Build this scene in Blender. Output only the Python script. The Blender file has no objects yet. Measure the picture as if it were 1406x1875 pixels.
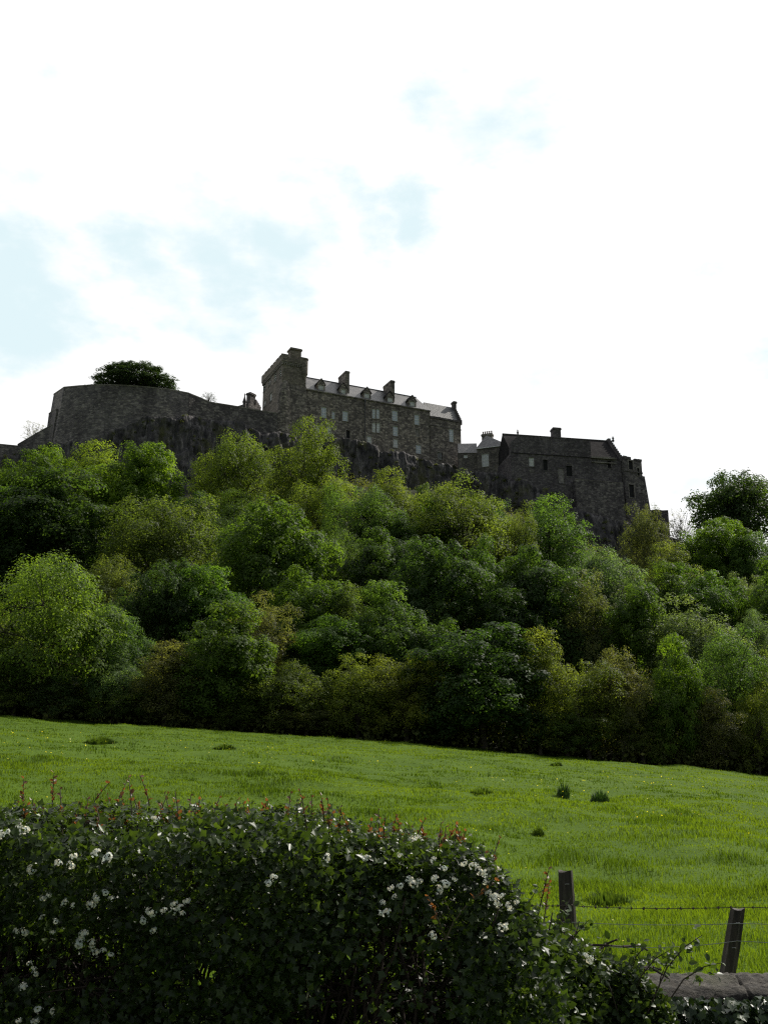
import bpy, math, random
import numpy as np
from mathutils import Vector, Matrix
R = math.radians
C = bpy.context.scene.collection
SC = bpy.context.scene

# ------------------------------------------------------------------ camera
EYE = 1.6
PITCH = R(16.21)
FPX, CX, CY = 1900.0, 703.0, 937.5
cd = bpy.data.cameras.new('camera')
cam = bpy.data.objects.new('camera', cd); C.objects.link(cam)
cam.location = (0, 0, EYE); cam.rotation_euler = (R(90) + PITCH, 0, 0)
cd.sensor_fit = 'VERTICAL'; cd.sensor_height = 24; cd.sensor_width = 18
cd.lens = FPX / 1875 * 24
cd.clip_start = 0.1; cd.clip_end = 9000
SC.camera = cam
CP, SP = math.cos(PITCH), math.sin(PITCH)

def ray(px, py):
    k = (CY - py) / FPX
    return ((px - CX) / FPX, CP - k * SP, SP + k * CP)
def at(px, py, Y):                     # world point at depth Y (metres ahead of the camera) seen in photo pixel (px, py)
    d = ray(px, py); t = Y / d[1]
    return Vector((d[0] * t, Y, EYE + d[2] * t))
def proj(p):                           # arrays: world -> photo pixel
    p = np.asarray(p, float)
    z = p[..., 2] - EYE
    f = p[..., 1] * CP + z * SP; u = -p[..., 1] * SP + z * CP
    return CX + FPX * p[..., 0] / f, CY - FPX * u / f

# ------------------------------------------------------------------ light
SUN_AZ, SUN_EL = R(52), R(44)           # azimuth clockwise from +Y (the view direction)
sv = Vector((math.sin(SUN_AZ) * math.cos(SUN_EL), math.cos(SUN_AZ) * math.cos(SUN_EL), math.sin(SUN_EL)))
sl = bpy.data.lights.new('sun', 'SUN'); sl.energy = 5.0; sl.angle = R(0.5); sl.color = (1, 0.95, 0.86)
so = bpy.data.objects.new('sun', sl); C.objects.link(so)
so.rotation_euler = sv.to_track_quat('Z', 'Y').to_euler(); so.location = (0, 0, 300)
SC.view_settings.view_transform = 'Standard'; SC.view_settings.look = 'None'
SC.view_settings.exposure = 0.0; SC.view_settings.gamma = 1
SC.cycles.use_denoising = False; SC.cycles.filter_width = 1.25
SC.cycles.max_bounces = 6; SC.cycles.diffuse_bounces = 3; SC.cycles.glossy_bounces = 2
SC.cycles.transmission_bounces = 4; SC.cycles.transparent_max_bounces = 8

W = bpy.data.worlds.new('World'); SC.world = W; W.use_nodes = True
nt = W.node_tree; N = nt.nodes; Lk = nt.links
N.clear()
def wn(t, **kw):
    n = N.new(t)
    for k, v in kw.items(): setattr(n, k, v)
    return n
out = wn('ShaderNodeOutputWorld'); bg = wn('ShaderNodeBackground'); bg.inputs[1].default_value = 1
sky = wn('ShaderNodeTexSky', sky_type='NISHITA', sun_disc=False, sun_elevation=SUN_EL, sun_rotation=SUN_AZ, altitude=50, dust_density=0.8)
skys = wn('ShaderNodeVectorMath', operation='SCALE'); skys.inputs['Scale'].default_value = 0.07
Lk.new(sky.outputs[0], skys.inputs[0])
tc = wn('ShaderNodeTexCoord')
nz = wn('ShaderNodeTexNoise'); nz.inputs['Scale'].default_value = 9.5; nz.inputs['Detail'].default_value = 9; nz.inputs['Roughness'].default_value = 0.55
mp = wn('ShaderNodeMapping'); mp.inputs['Scale'].default_value = (1, 1, 1.9)
Lk.new(tc.outputs['Generated'], mp.inputs[0]); Lk.new(mp.outputs[0], nz.inputs['Vector'])
acc = None
wz = wn('ShaderNodeTexNoise'); wz.inputs['Scale'].default_value = 7; wz.inputs['Detail'].default_value = 6; wz.inputs['Roughness'].default_value = .6; Lk.new(mp.outputs[0], wz.inputs['Vector'])
wsc = wn('ShaderNodeVectorMath', operation='MULTIPLY_ADD'); wsc.inputs[1].default_value = (.20, .20, .14); wsc.inputs[2].default_value = (-.10, -.10, -.07); Lk.new(wz.outputs['Color'], wsc.inputs[0])
wadd = wn('ShaderNodeVectorMath', operation='ADD'); Lk.new(tc.outputs['Generated'], wadd.inputs[0]); Lk.new(wsc.outputs[0], wadd.inputs[1])
# openings of pale blue between the clouds, each a direction, an angular radius and a strength
for px, py, rad, st in [(30, 530, .15, 1.12), (150, 570, .10, .95), (260, 490, .12, .9), (400, 450, .12, .9), (540, 430, .11, .95), (660, 400, .10, .95), (780, 365, .085, .9),
                        (30, 290, .14, .62), (870, 180, .08, .36), (1410, 575, .08, .45), (20, 620, .08, .6), (380, 550, .10, .6), (-250, 420, .18, 1.0)]:
    d = Vector(ray(px, py)).normalized()
    dist = wn('ShaderNodeVectorMath', operation='DISTANCE'); dist.inputs[1].default_value = d
    Lk.new(wadd.outputs[0], dist.inputs[0])
    mr = wn('ShaderNodeMapRange', interpolation_type='SMOOTHSTEP'); mr.inputs[1].default_value = 0; mr.inputs[2].default_value = rad
    mr.inputs[3].default_value = st; mr.inputs[4].default_value = 0
    Lk.new(dist.outputs['Value'], mr.inputs[0])
    if acc is None: acc = mr.outputs[0]
    else:
        mx = wn('ShaderNodeMath', operation='MAXIMUM'); Lk.new(acc, mx.inputs[0]); Lk.new(mr.outputs[0], mx.inputs[1]); acc = mx.outputs[0]
m1 = wn('ShaderNodeMath', operation='MULTIPLY_ADD'); m1.inputs[1].default_value = 2.8; m1.inputs[2].default_value = -1.36   # noise -> about -.6..+.6
Lk.new(nz.outputs['Fac'], m1.inputs[0])
m2 = wn('ShaderNodeMath', operation='ADD'); Lk.new(acc, m2.inputs[0]); Lk.new(m1.outputs[0], m2.inputs[1])
m3 = wn('ShaderNodeMapRange', interpolation_type='SMOOTHSTEP'); m3.inputs[1].default_value = .15; m3.inputs[2].default_value = 1.12; m3.inputs[3].default_value = 0; m3.inputs[4].default_value = 1
Lk.new(m2.outputs[0], m3.inputs[0])
# the cloud deck lies towards the sun; away from it the sky clears
sep = wn('ShaderNodeSeparateXYZ'); Lk.new(tc.outputs['Generated'], sep.inputs[0])
m4 = wn('ShaderNodeMapRange', interpolation_type='SMOOTHSTEP'); m4.inputs[1].default_value = .35; m4.inputs[2].default_value = -.15; m4.inputs[3].default_value = 0; m4.inputs[4].default_value = 1
Lk.new(sep.outputs['Y'], m4.inputs[0])
m5 = wn('ShaderNodeMath', operation='MAXIMUM'); Lk.new(m3.outputs[0], m5.inputs[0]); Lk.new(m4.outputs[0], m5.inputs[1])
veil = wn('ShaderNodeMix', data_type='RGBA'); veil.inputs[0].default_value = .95          # thin veil over the openings
Lk.new(skys.outputs[0], veil.inputs['A']); veil.inputs['B'].default_value = (.80, .96, 1.0, 1)
vb = wn('ShaderNodeMix', data_type='RGBA'); Lk.new(m4.outputs[0], vb.inputs[0]); Lk.new(veil.outputs['Result'], vb.inputs['A']); 
thin = wn('ShaderNodeMix', data_type='RGBA'); thin.inputs[0].default_value = .55; Lk.new(skys.outputs[0], thin.inputs['A']); thin.inputs['B'].default_value = (.40, .40, .42, 1)   # pale grey added to the unseen sky behind the camera as neutral fill
Lk.new(thin.outputs['Result'], vb.inputs['B'])
fin = wn('ShaderNodeMix', data_type='RGBA'); Lk.new(m5.outputs[0], fin.inputs[0]); fin.inputs['A'].default_value = (1.12, 1.12, 1.12, 1)
Lk.new(vb.outputs['Result'], fin.inputs['B'])
Lk.new(fin.outputs['Result'], bg.inputs[0]); Lk.new(bg.outputs[0], out.inputs[0])

# ------------------------------------------------------------------ materials
def mat(name):
    m = bpy.data.materials.new(name); m.use_nodes = True
    return m, m.node_tree.nodes, m.node_tree.links, m.node_tree.nodes['Principled BSDF']
def ramp(n, stops):
    r = n.new('ShaderNodeValToRGB'); e = r.color_ramp.elements
    while len(e) < len(stops): e.new(.5)
    for x, (p, c) in zip(e, stops): x.position = p; x.color = (*c, 1)
    return r
def mixc(n, l, a, b, fac, mode='MIX'):
    m = n.new('ShaderNodeMix'); m.data_type = 'RGBA'; m.blend_type = mode
    for s, v in ((m.inputs[0], fac), (m.inputs['A'], a), (m.inputs['B'], b)):
        if isinstance(v, (int, float)): s.default_value = v
        elif isinstance(v, tuple): s.default_value = (*v, 1)
        else: l.new(v, s)
    return m.outputs['Result']
def noise(n, l, scale, detail=4, vec=None, rough=.55, stretch=None):
    t = n.new('ShaderNodeTexNoise'); t.inputs['Scale'].default_value = scale; t.inputs['Detail'].default_value = detail; t.inputs['Roughness'].default_value = rough
    if stretch is not None:
        mp = n.new('ShaderNodeMapping'); mp.inputs['Scale'].default_value = stretch
        tcn = n.new('ShaderNodeTexCoord'); l.new(tcn.outputs['Object'], mp.inputs[0]); l.new(mp.outputs[0], t.inputs['Vector'])
    elif vec is not None: l.new(vec, t.inputs['Vector'])
    return t
def flat(name, col, rough=.7, metal=0, spec=.4, var=.25, scale=8):
    m, n, l, p = mat(name)
    t = noise(n, l, scale, 5, stretch=(1, 1, 1))
    r = ramp(n, [(.3, tuple(c * (1 - var) for c in col)), (.7, tuple(c * (1 + var) for c in col))])
    l.new(t.outputs['Fac'], r.inputs[0]); l.new(r.outputs[0], p.inputs['Base Color'])
    p.inputs['Roughness'].default_value = rough; p.inputs['Metallic'].default_value = metal; p.inputs['Specular IOR Level'].default_value = spec
    return m
def masonry(name, dark, mid, light, bw=.75, bh=.34, stain=.5, lime=None, contrast=1.0):
    """Rubble or squared masonry: irregular stones, dark joints, weather stains; works on a wall of any orientation."""
    m, n, l, p = mat(name)
    t = n.new('ShaderNodeTexCoord'); mp = n.new('ShaderNodeMapping'); mp.inputs['Scale'].default_value = (1 / bw, 1 / bw, 1 / bh)
    l.new(t.outputs['Object'], mp.inputs[0])
    v = n.new('ShaderNodeTexVoronoi'); v.inputs['Scale'].default_value = 1; v.inputs['Randomness'].default_value = .85; l.new(mp.outputs[0], v.inputs['Vector'])
    sepc = n.new('ShaderNodeSeparateColor'); l.new(v.outputs['Color'], sepc.inputs[0])
    r = ramp(n, [(0, dark), (.55, mid), (1, light)]); l.new(sepc.outputs[0], r.inputs[0])
    e = n.new('ShaderNodeTexVoronoi'); e.feature = 'DISTANCE_TO_EDGE'; e.inputs['Scale'].default_value = 1; e.inputs['Randomness'].default_value = .85; l.new(mp.outputs[0], e.inputs['Vector'])
    er = ramp(n, [(.0, (.35, .34, .33)), (.09, (1, 1, 1))]); l.new(e.outputs['Distance'], er.inputs[0])
    c = mixc(n, l, r.outputs[0], er.outputs[0], .8, 'MULTIPLY')
    s = noise(n, l, .16, 6, stretch=(1, 1, .45), rough=.65)
    sr = ramp(n, [(.32, (.42, .41, .44)), (.52, (1, 1, 1)), (.72, (1.5, 1.45, 1.35))]); l.new(s.outputs['Fac'], sr.inputs[0])
    c = mixc(n, l, c, sr.outputs[0], stain, 'MULTIPLY')
    f = noise(n, l, 1.6, 6, stretch=(1, 1, 1), rough=.7)
    fr = ramp(n, [(.3, (.6, .6, .62)), (.7, (1.4, 1.38, 1.32))]); l.new(f.outputs['Fac'], fr.inputs[0])
    c = mixc(n, l, c, fr.outputs[0], .75, 'MULTIPLY')
    if lime:
        g = noise(n, l, .5, 5, stretch=(1, 1, .6)); gr = ramp(n, [(.56, (0, 0, 0)), (.7, (1, 1, 1))]); l.new(g.outputs['Fac'], gr.inputs[0])
        c = mixc(n, l, c, lime, gr.outputs[0])
    l.new(c, p.inputs['Base Color']); p.inputs['Roughness'].default_value = .9; p.inputs['Specular IOR Level'].default_value = .2
    b = n.new('ShaderNodeBump'); b.inputs['Strength'].default_value = .7; b.inputs['Distance'].default_value = .12
    l.new(e.outputs['Distance'], b.inputs['Height']); l.new(b.outputs[0], p.inputs['Normal'])
    return m
M = {}
M['bastion'] = masonry('bastion_masonry', (0.104, 0.096, 0.100), (0.170, 0.155, 0.152), (0.266, 0.244, 0.229), .8, .36, .85)
M['range'] = masonry('range_rubble', (0.100, 0.090, 0.084), (0.180, 0.160, 0.144), (0.336, 0.300, 0.260), .75, .42, .55)
M['tower'] = masonry('tower_ashlar', (0.151, 0.133, 0.112), (0.209, 0.184, 0.155), (0.274, 0.241, 0.202), .8, .36, .55)
M['hall'] = masonry('hall_masonry', (.078, .070, .076), (.115, .104, .110), (.17, .155, .158), .6, .36, .6)
M['base'] = masonry('base_rubble', (0.074, 0.068, 0.070), (0.130, 0.118, 0.117), (0.229, 0.211, 0.196), .75, .42, .65)
M['trim'] = masonry('dressed_stone', (0.178, 0.163, 0.148), (0.229, 0.211, 0.192), (0.281, 0.259, 0.229), .9, .5, .4)
M['lodge'] = masonry('lodge_rubble', (0.104, 0.096, 0.089), (0.163, 0.148, 0.137), (0.237, 0.215, 0.185), .65, .36, .5)
M['white_paint'] = flat('white_paint', (.72, .72, .70), .5)
M['dark_void'] = flat('dark_opening', (.012, .012, .013), .9)
M['lead'] = flat('grey_lead', (.13, .13, .14), .5, var=.2)
M['iron'] = flat('painted_iron', (.05, .05, .052), .5)
M['bark'] = flat('bark', (.055, .045, .035), .9, var=.45, scale=14)
M['clay'] = flat('clay_pot', (.20, .14, .105), .8)
# window glass: pale blue-grey base colour stands in for the reflected sky
m, n, l, p = mat('window_glass'); p.inputs['Base Color'].default_value = (.36, .41, .45, 1); p.inputs['Roughness'].default_value = .12
p.inputs['Specular IOR Level'].default_value = .9; M['glass'] = m
# blind behind glass
M['blind'] = flat('pale_blind', (.46, .47, .47), .35, var=.15, scale=1.2)
M['boarded'] = masonry('stone_infill', (.20, .185, .18), (.25, .235, .225), (.30, .28, .27), .5, .3, .3)
# slate
def slate(name, a, b, rough, spec=.5):
    m, n, l, p = mat(name)
    t = n.new('ShaderNodeTexCoord'); mp = n.new('ShaderNodeMapping'); mp.inputs['Scale'].default_value = (3.0, 3.0, 3.2); l.new(t.outputs['Object'], mp.inputs[0])
    v = n.new('ShaderNodeTexVoronoi'); v.inputs['Scale'].default_value = 1; l.new(mp.outputs[0], v.inputs['Vector'])
    sepc = n.new('ShaderNodeSeparateColor'); l.new(v.outputs['Color'], sepc.inputs[0])
    r = ramp(n, [(0, a), (1, b)]); l.new(sepc.outputs[1], r.inputs[0])
    s = noise(n, l, .35, 6, stretch=(1, 1, 1)); sr = ramp(n, [(.35, (.6, .6, .6)), (.68, (1.35, 1.33, 1.3))]); l.new(s.outputs['Fac'], sr.inputs[0])
    c = mixc(n, l, r.outputs[0], sr.outputs[0], .8, 'MULTIPLY'); l.new(c, p.inputs['Base Color'])
    p.inputs['Roughness'].default_value = rough; p.inputs['Specular IOR Level'].default_value = spec
    bp = n.new('ShaderNodeBump'); bp.inputs['Strength'].default_value = .5; bp.inputs['Distance'].default_value = .06
    l.new(v.outputs['Distance'], bp.inputs['Height']); l.new(bp.outputs[0], p.inputs['Normal'])
    return m
M['slate'] = slate('roof_slate', (.06, .06, .064), (.165, .16, .155), .46)
M['slate_dark'] = slate('dark_slate', (.024, .022, .024), (.045, .042, .042), 1.0, .05)  # darkened in colour so the hall roof stays near black under grazing sun
# foliage: the colour of the tree (object colour) varied leaf by leaf, light shining through
def foliage(name, trans=.42, rough=.45, spec=.35, tint=(1.25, 1.2, .45), objcol=True, col=(.05, .08, .02), lo=.55, hi=1.5, tscale=1.6):
    m, n, l, p = mat(name)
    a = n.new('ShaderNodeAttribute'); a.attribute_name = 'var'
    r = ramp(n, [(0, (lo * .85, lo, lo)), (.5, (1, 1, 1)), (1, (hi * 1.1, hi, hi * .75))]); l.new(a.outputs['Fac'], r.inputs[0])
    if objcol:
        oi = n.new('ShaderNodeObjectInfo'); base = oi.outputs['Color']
        c = mixc(n, l, base, r.outputs[0], 1.0, 'MULTIPLY')
    else: c = mixc(n, l, col, r.outputs[0], 1.0, 'MULTIPLY')
    l.new(c, p.inputs['Base Color']); p.inputs['Roughness'].default_value = rough; p.inputs['Specular IOR Level'].default_value = spec
    tr = n.new('ShaderNodeBsdfTranslucent'); ct = mixc(n, l, c, tint, 1.0, 'MULTIPLY')
    cs = n.new('ShaderNodeVectorMath'); cs.operation = 'SCALE'; cs.inputs['Scale'].default_value = tscale; l.new(ct, cs.inputs[0]); l.new(cs.outputs[0], tr.inputs['Color'])
    ms = n.new('ShaderNodeMixShader'); ms.inputs[0].default_value = trans
    l.new(p.outputs[0], ms.inputs[1]); l.new(tr.outputs[0], ms.inputs[2]); l.new(ms.outputs[0], n['Material Output'].inputs[0])
    return m
M['leaf'] = foliage('tree_leaves', .46, .6, .18, tint=(1.22, 1.25, .50), lo=.42, hi=1.6, tscale=2.1)
M['hedge_leaf'] = foliage('hedge_leaves', .42, .38, .36, objcol=False, col=(.034, .060, .013), lo=.45, hi=1.8)
M['bramble_leaf'] = foliage('bramble_leaves', .35, .42, .3, objcol=False, col=(.044, .074, .019), lo=.5, hi=1.6)
M['ivy_leaf'] = foliage('ivy_leaves', .15, .35, .4, objcol=False, col=(.024, .045, .014), lo=.5, hi=1.7)
M['red_leaf'] = foliage('young_red_leaves', .45, .4, .4, tint=(1.25, .9, .5), objcol=False, col=(.115, .064, .032), lo=.6, hi=1.4)
M['stem'] = flat('green_brown_stem', (.06, .05, .022), .7)
M['dead_stem'] = flat('dead_bramble_stem', (.045, .03, .025), .8)
M['pale_stem'] = flat('bleached_stem', (.33, .29, .22), .8)
M['petal'] = foliage('white_petals', .25, .6, .3, tint=(1, 1, 1), objcol=False, col=(.74, .74, .68), lo=.8, hi=1.15)
M['grass'] = foliage('grass_blades', .55, .6, .10, tint=(1.18, 1.2, .33), objcol=False, col=(.100, .148, .017), lo=.48, hi=1.25)
M['rush'] = foliage('rush_blades', .25, .5, .3, objcol=False, col=(.03, .065, .018), lo=.5, hi=1.4)
M['tussock'] = foliage('tussock_blades', .4, .6, .1, objcol=False, col=(.050, .085, .016), lo=.5, hi=1.4)
M['cup'] = foliage('buttercup_petals', .4, .4, .4, tint=(1.2, 1.1, .3), objcol=False, col=(.80, .72, .10), lo=.8, hi=1.2)
M['scrub'] = foliage('scrub_leaves', .4, .6, .15, objcol=False, col=(.115, .135, .046), lo=.4, hi=1.6)
def soil(name, a, b, c, s1=.35, s2=3.5, bump=.5):
    m, n, l, p = mat(name)
    t1 = noise(n, l, s1, 6, stretch=(1, 1, 1)); t2 = noise(n, l, s2, 8, stretch=(1, 1, 1), rough=.7)
    r1 = ramp(n, [(.35, a), (.65, b)]); l.new(t1.outputs['Fac'], r1.inputs[0])
    r2 = ramp(n, [(.42, (0, 0, 0)), (.7, (1, 1, 1))]); l.new(t2.outputs['Fac'], r2.inputs[0])
    l.new(mixc(n, l, r1.outputs[0], c, r2.outputs[0]), p.inputs['Base Color']); p.inputs['Roughness'].default_value = .95; p.inputs['Specular IOR Level'].default_value = .1
    b_ = n.new('ShaderNodeBump'); b_.inputs['Strength'].default_value = bump; b_.inputs['Distance'].default_value = .1; l.new(t2.outputs['Fac'], b_.inputs['Height']); l.new(b_.outputs[0], p.inputs['Normal'])
    return m
M['turf'] = soil('turf', (.046, .088, .005), (.074, .128, .008), (.058, .102, .007))
M['woodfloor'] = soil('woodland_floor', (.012, .016, .007), (.022, .028, .010), (.025, .022, .012))
M['asphalt'] = soil('asphalt', (.04, .04, .042), (.06, .06, .06), (.05, .05, .05), .5, 30, .2)
# rock of the crag: dark dolerite, vertical streaks, pale scars, moss on ledges
m, n, l, p = mat('crag_rock')
t = noise(n, l, .55, 8, stretch=(1.5, 1.5, .45), rough=.7); r = ramp(n, [(.38, (.028, .026, .029)), (.52, (.082, .076, .077)), (.63, (.17, .155, .15)), (.71, (.38, .36, .34))]); l.new(t.outputs['Fac'], r.inputs[0])
t2 = noise(n, l, .25, 6, stretch=(1, 1, .7)); r2 = ramp(n, [(.54, (0, 0, 0)), (.66, (1, 1, 1))]); l.new(t2.outputs['Fac'], r2.inputs[0])
c = mixc(n, l, r.outputs[0], (.085, .085, .04), r2.outputs[0]); t3 = noise(n, l, 3, 7, stretch=(1, 1, .4), rough=.75)
r3 = ramp(n, [(.35, (.5, .5, .5)), (.65, (1.4, 1.4, 1.4))]); l.new(t3.outputs['Fac'], r3.inputs[0]); c = mixc(n, l, c, r3.outputs[0], .9, 'MULTIPLY')
l.new(c, p.inputs['Base Color']); p.inputs['Roughness'].default_value = .85; p.inputs['Specular IOR Level'].default_value = .25
b = n.new('ShaderNodeBump'); b.inputs['Strength'].default_value = .9; b.inputs['Distance'].default_value = .5; l.new(t.outputs['Fac'], b.inputs['Height']); l.new(b.outputs[0], p.inputs['Normal'])
b.inputs['Strength'].default_value = 1.0; M['crag'] = m
# weathered fence timber
m, n, l, p = mat('weathered_timber')
t = noise(n, l, 14, 7, stretch=(1, 1, .08), rough=.65); r = ramp(n, [(.34, (.012, .009, .007)), (.52, (.040, .030, .023)), (.72, (.11, .09, .072))]); l.new(t.outputs['Fac'], r.inputs[0])
t2 = noise(n, l, 6, 5, stretch=(1, 1, .5)); r2 = ramp(n, [(.55, (0, 0, 0)), (.75, (.8, .8, .8))]); l.new(t2.outputs['Fac'], r2.inputs[0])
l.new(mixc(n, l, r.outputs[0], (.06, .065, .035), r2.outputs[0]), p.inputs['Base Color']); p.inputs['Roughness'].default_value = .85
b = n.new('ShaderNodeBump'); b.inputs['Strength'].default_value = .8; b.inputs['Distance'].default_value = .01; l.new(t.outputs['Fac'], b.inputs['Height']); l.new(b.outputs[0], p.inputs['Normal'])
M['timber'] = m
M['wire'] = flat('galvanised_wire', (.30, .30, .29), .45, metal=.7, scale=20)
M['rust_wire'] = flat('rusty_barbed_wire', (.07, .055, .045), .7, metal=.3, scale=20)
# old garden wall and its mossy coping
M['oldwall'] = masonry('old_garden_wall', (.09, .085, .08), (.14, .13, .12), (.22, .2, .18), .22, .12, .4)
m, n, l, p = mat('coping_stone')
t = noise(n, l, 7, 8, stretch=(.7, 1, 1), rough=.7); r = ramp(n, [(.36, (.016, .014, .011)), (.5, (.050, .043, .034)), (.68, (.125, .112, .09))]); l.new(t.outputs['Fac'], r.inputs[0])
t2 = noise(n, l, 2.5, 6, stretch=(1, 1, 1)); r2 = ramp(n, [(.5, (0, 0, 0)), (.66, (.85, .85, .85))]); l.new(t2.outputs['Fac'], r2.inputs[0])
l.new(mixc(n, l, r.outputs[0], (.085, .085, .05), r2.outputs[0]), p.inputs['Base Color']); p.inputs['Roughness'].default_value = .9
b = n.new('ShaderNodeBump'); b.inputs['Strength'].default_value = 1; b.inputs['Distance'].default_value = .05; l.new(t.outputs['Fac'], b.inputs['Height']); l.new(b.outputs[0], p.inputs['Normal'])
t.inputs['Scale'].default_value = 22; M['coping'] = m

# ------------------------------------------------------------------ helpers
def tag(o, label=None, cat=None, group=None, kind=None):
    for k, v in (('label', label), ('category', cat), ('group', group), ('kind', kind)):
        if v: o[k] = v
    return o
def thing(name, label, cat, loc=(0, 0, 0), group=None):
    o = bpy.data.objects.new(name, None); C.objects.link(o); o.location = loc; o.empty_display_size = .5
    return tag(o, label, cat, group)
def wpos(o):
    v = Vector((0, 0, 0))
    while o is not None: v += o.location; o = o.parent
    return v
class MB:
    def __init__(s): s.v = []; s.f = []
    def add(s, vs, fs):
        b = len(s.v); s.v += [tuple(v) for v in vs]; s.f += [[b + i for i in f] for f in fs]; return s
    def hexa(s, p):            # p: 4 bottom then 4 top, both counter-clockwise from above
        return s.add(p, [(3, 2, 1, 0), (4, 5, 6, 7), (0, 1, 5, 4), (1, 2, 6, 5), (2, 3, 7, 6), (3, 0, 4, 7)])
    def tube(s, pts, rad, k=6, cap=True):
        pts = [Vector(p) for p in pts]; rad = rad if isinstance(rad, (list, tuple)) else [rad] * len(pts)
        base = len(s.v)
        for i, (p, r) in enumerate(zip(pts, rad)):
            t = (pts[min(i + 1, len(pts) - 1)] - pts[max(i - 1, 0)]).normalized()
            a = t.cross(Vector((0, 0, 1)) if abs(t.z) < .9 else Vector((1, 0, 0))).normalized(); b = t.cross(a)
            for j in range(k):
                an = 2 * math.pi * j / k; s.v.append(tuple(p + a * (r * math.cos(an)) + b * (r * math.sin(an))))
        for i in range(len(pts) - 1):
            for j in range(k):
                q = base + i * k; s.f.append([q + j, q + (j + 1) % k, q + k + (j + 1) % k, q + k + j])
        if cap:
            s.f.append([base + j for j in range(k)][::-1]); q = base + (len(pts) - 1) * k; s.f.append([q + j for j in range(k)])
        return s
    def lathe(s, c, prof, k=12):   # prof: (radius, z)
        return s.tube([Vector((c[0], c[1], z)) for r, z in prof], [max(r, .001) for r, z in prof], k)
    def build(s, name, m, parent=None, smooth=False):
        off = wpos(parent) if parent is not None else Vector((0, 0, 0))
        me = bpy.data.meshes.new(name); me.from_pydata([tuple(Vector(v) - off) for v in s.v], [], s.f)
        me.materials.append(M[m]); me.update()
        if smooth: me.polygons.foreach_set('use_smooth', [True] * len(me.polygons))
        o = bpy.data.objects.new(name, me); C.objects.link(o)
        if parent is not None: o.parent = parent
        return o
def mesh_np(name, verts, faces, m, var=None, smooth=False):
    """verts (n,3); faces (f,k) all of one size k."""
    me = bpy.data.meshes.new(name); nf, k = faces.shape
    me.vertices.add(len(verts)); me.vertices.foreach_set('co', np.ascontiguousarray(verts, dtype=np.float32).ravel())
    me.loops.add(nf * k); me.loops.foreach_set('vertex_index', np.ascontiguousarray(faces, dtype=np.int32).ravel())
    me.polygons.add(nf); me.polygons.foreach_set('loop_start', np.arange(0, nf * k, k, dtype=np.int32))
    me.polygons.foreach_set('loop_total', np.full(nf, k, dtype=np.int32))
    if smooth: me.polygons.foreach_set('use_smooth', np.ones(nf, dtype=bool))
    me.update(calc_edges=True)
    if var is not None:
        at_ = me.attributes.new('var', 'FLOAT', 'FACE'); at_.data.foreach_set('value', np.ascontiguousarray(var, dtype=np.float32))
    me.materials.append(M[m])
    return me
def link(name, me, parent=None):
    o = bpy.data.objects.new(name, me); C.objects.link(o)
    if parent is not None: o.parent = parent
    return o
def unit(v): return v / np.maximum(np.linalg.norm(v, axis=-1, keepdims=True), 1e-9)
def frames(nrm, rng, up=None):
    """random in-plane frames for normals (n,3): returns x,y,z axes; y leans towards up if given."""
    r = rng.normal(size=nrm.shape) if up is None else up + rng.normal(size=nrm.shape) * .35
    y = unit(r - (r * nrm).sum(-1, keepdims=True) * nrm); x = np.cross(y, nrm)
    return x, y, nrm
def scatter(tv, tf, pos, fr, size):
    """copies of a template (verts k x 3, faces) at pos with frames fr and sizes -> verts, faces"""
    tv = np.asarray(tv, float); tf = np.asarray(tf)
    x, y, z = fr
    v = pos[:, None, :] + size[:, None, None] * (tv[None, :, 0:1] * x[:, None] + tv[None, :, 1:2] * y[:, None] + tv[None, :, 2:3] * z[:, None])
    f = tf[None] + (np.arange(len(pos)) * len(tv))[:, None, None]
    return v.reshape(-1, 3), f.reshape(-1, tf.shape[1])
KITE = ([(0, -.5, 0), (.36, .02, .06), (0, .5, 0), (-.36, .02, .06)], [(0, 1, 2, 3)])
LOBED = ([(0, 0, 0), (.22, .2, .05), (.5, .42, .13), (.22, .58, .06), (0, 1, -.04), (-.22, .58, .06), (-.5, .42, .13), (-.22, .2, .05)], [(0, 1, 2, 3, 4), (0, 4, 5, 6, 7)])
OVATE = ([(0, 0, 0), (.26, .22, .05), (.34, .5, .08), (.2, .8, .04), (0, 1, -.05), (-.2, .8, .04), (-.34, .5, .08), (-.26, .22, .05)], [(0, 1, 2, 3, 4), (0, 4, 5, 6, 7)])
IVY = ([(0, 0, 0), (.30, -.08, .03), (.52, .32, .08), (.24, .5, .03), (0, .95, -.05), (-.24, .5, .03), (-.52, .32, .08), (-.30, -.08, .03)], [(0, 1, 2, 3, 4), (0, 4, 5, 6, 7)])
PERM = np.random.default_rng(5).random((256, 256))
def vn(x, y, s=1.0):
    x = np.asarray(x, float) * s; y = np.asarray(y, float) * s
    xi = np.floor(x).astype(int); yi = np.floor(y).astype(int); fx = x - xi; fy = y - yi
    fx = fx * fx * (3 - 2 * fx); fy = fy * fy * (3 - 2 * fy)
    g = lambda a, b: PERM[a & 255, b & 255]
    return (g(xi, yi) * (1 - fx) + g(xi + 1, yi) * fx) * (1 - fy) + (g(xi, yi + 1) * (1 - fx) + g(xi + 1, yi + 1) * fx) * fy
def fbm(x, y, s=1.0, o=4):
    r = 0; a = .5
    for i in range(o): r = r + a * vn(np.asarray(x) + i * 17.3, np.asarray(y) - i * 9.1, s); s *= 2.03; a *= .5
    return r / (1 - .5 ** o)

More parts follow.
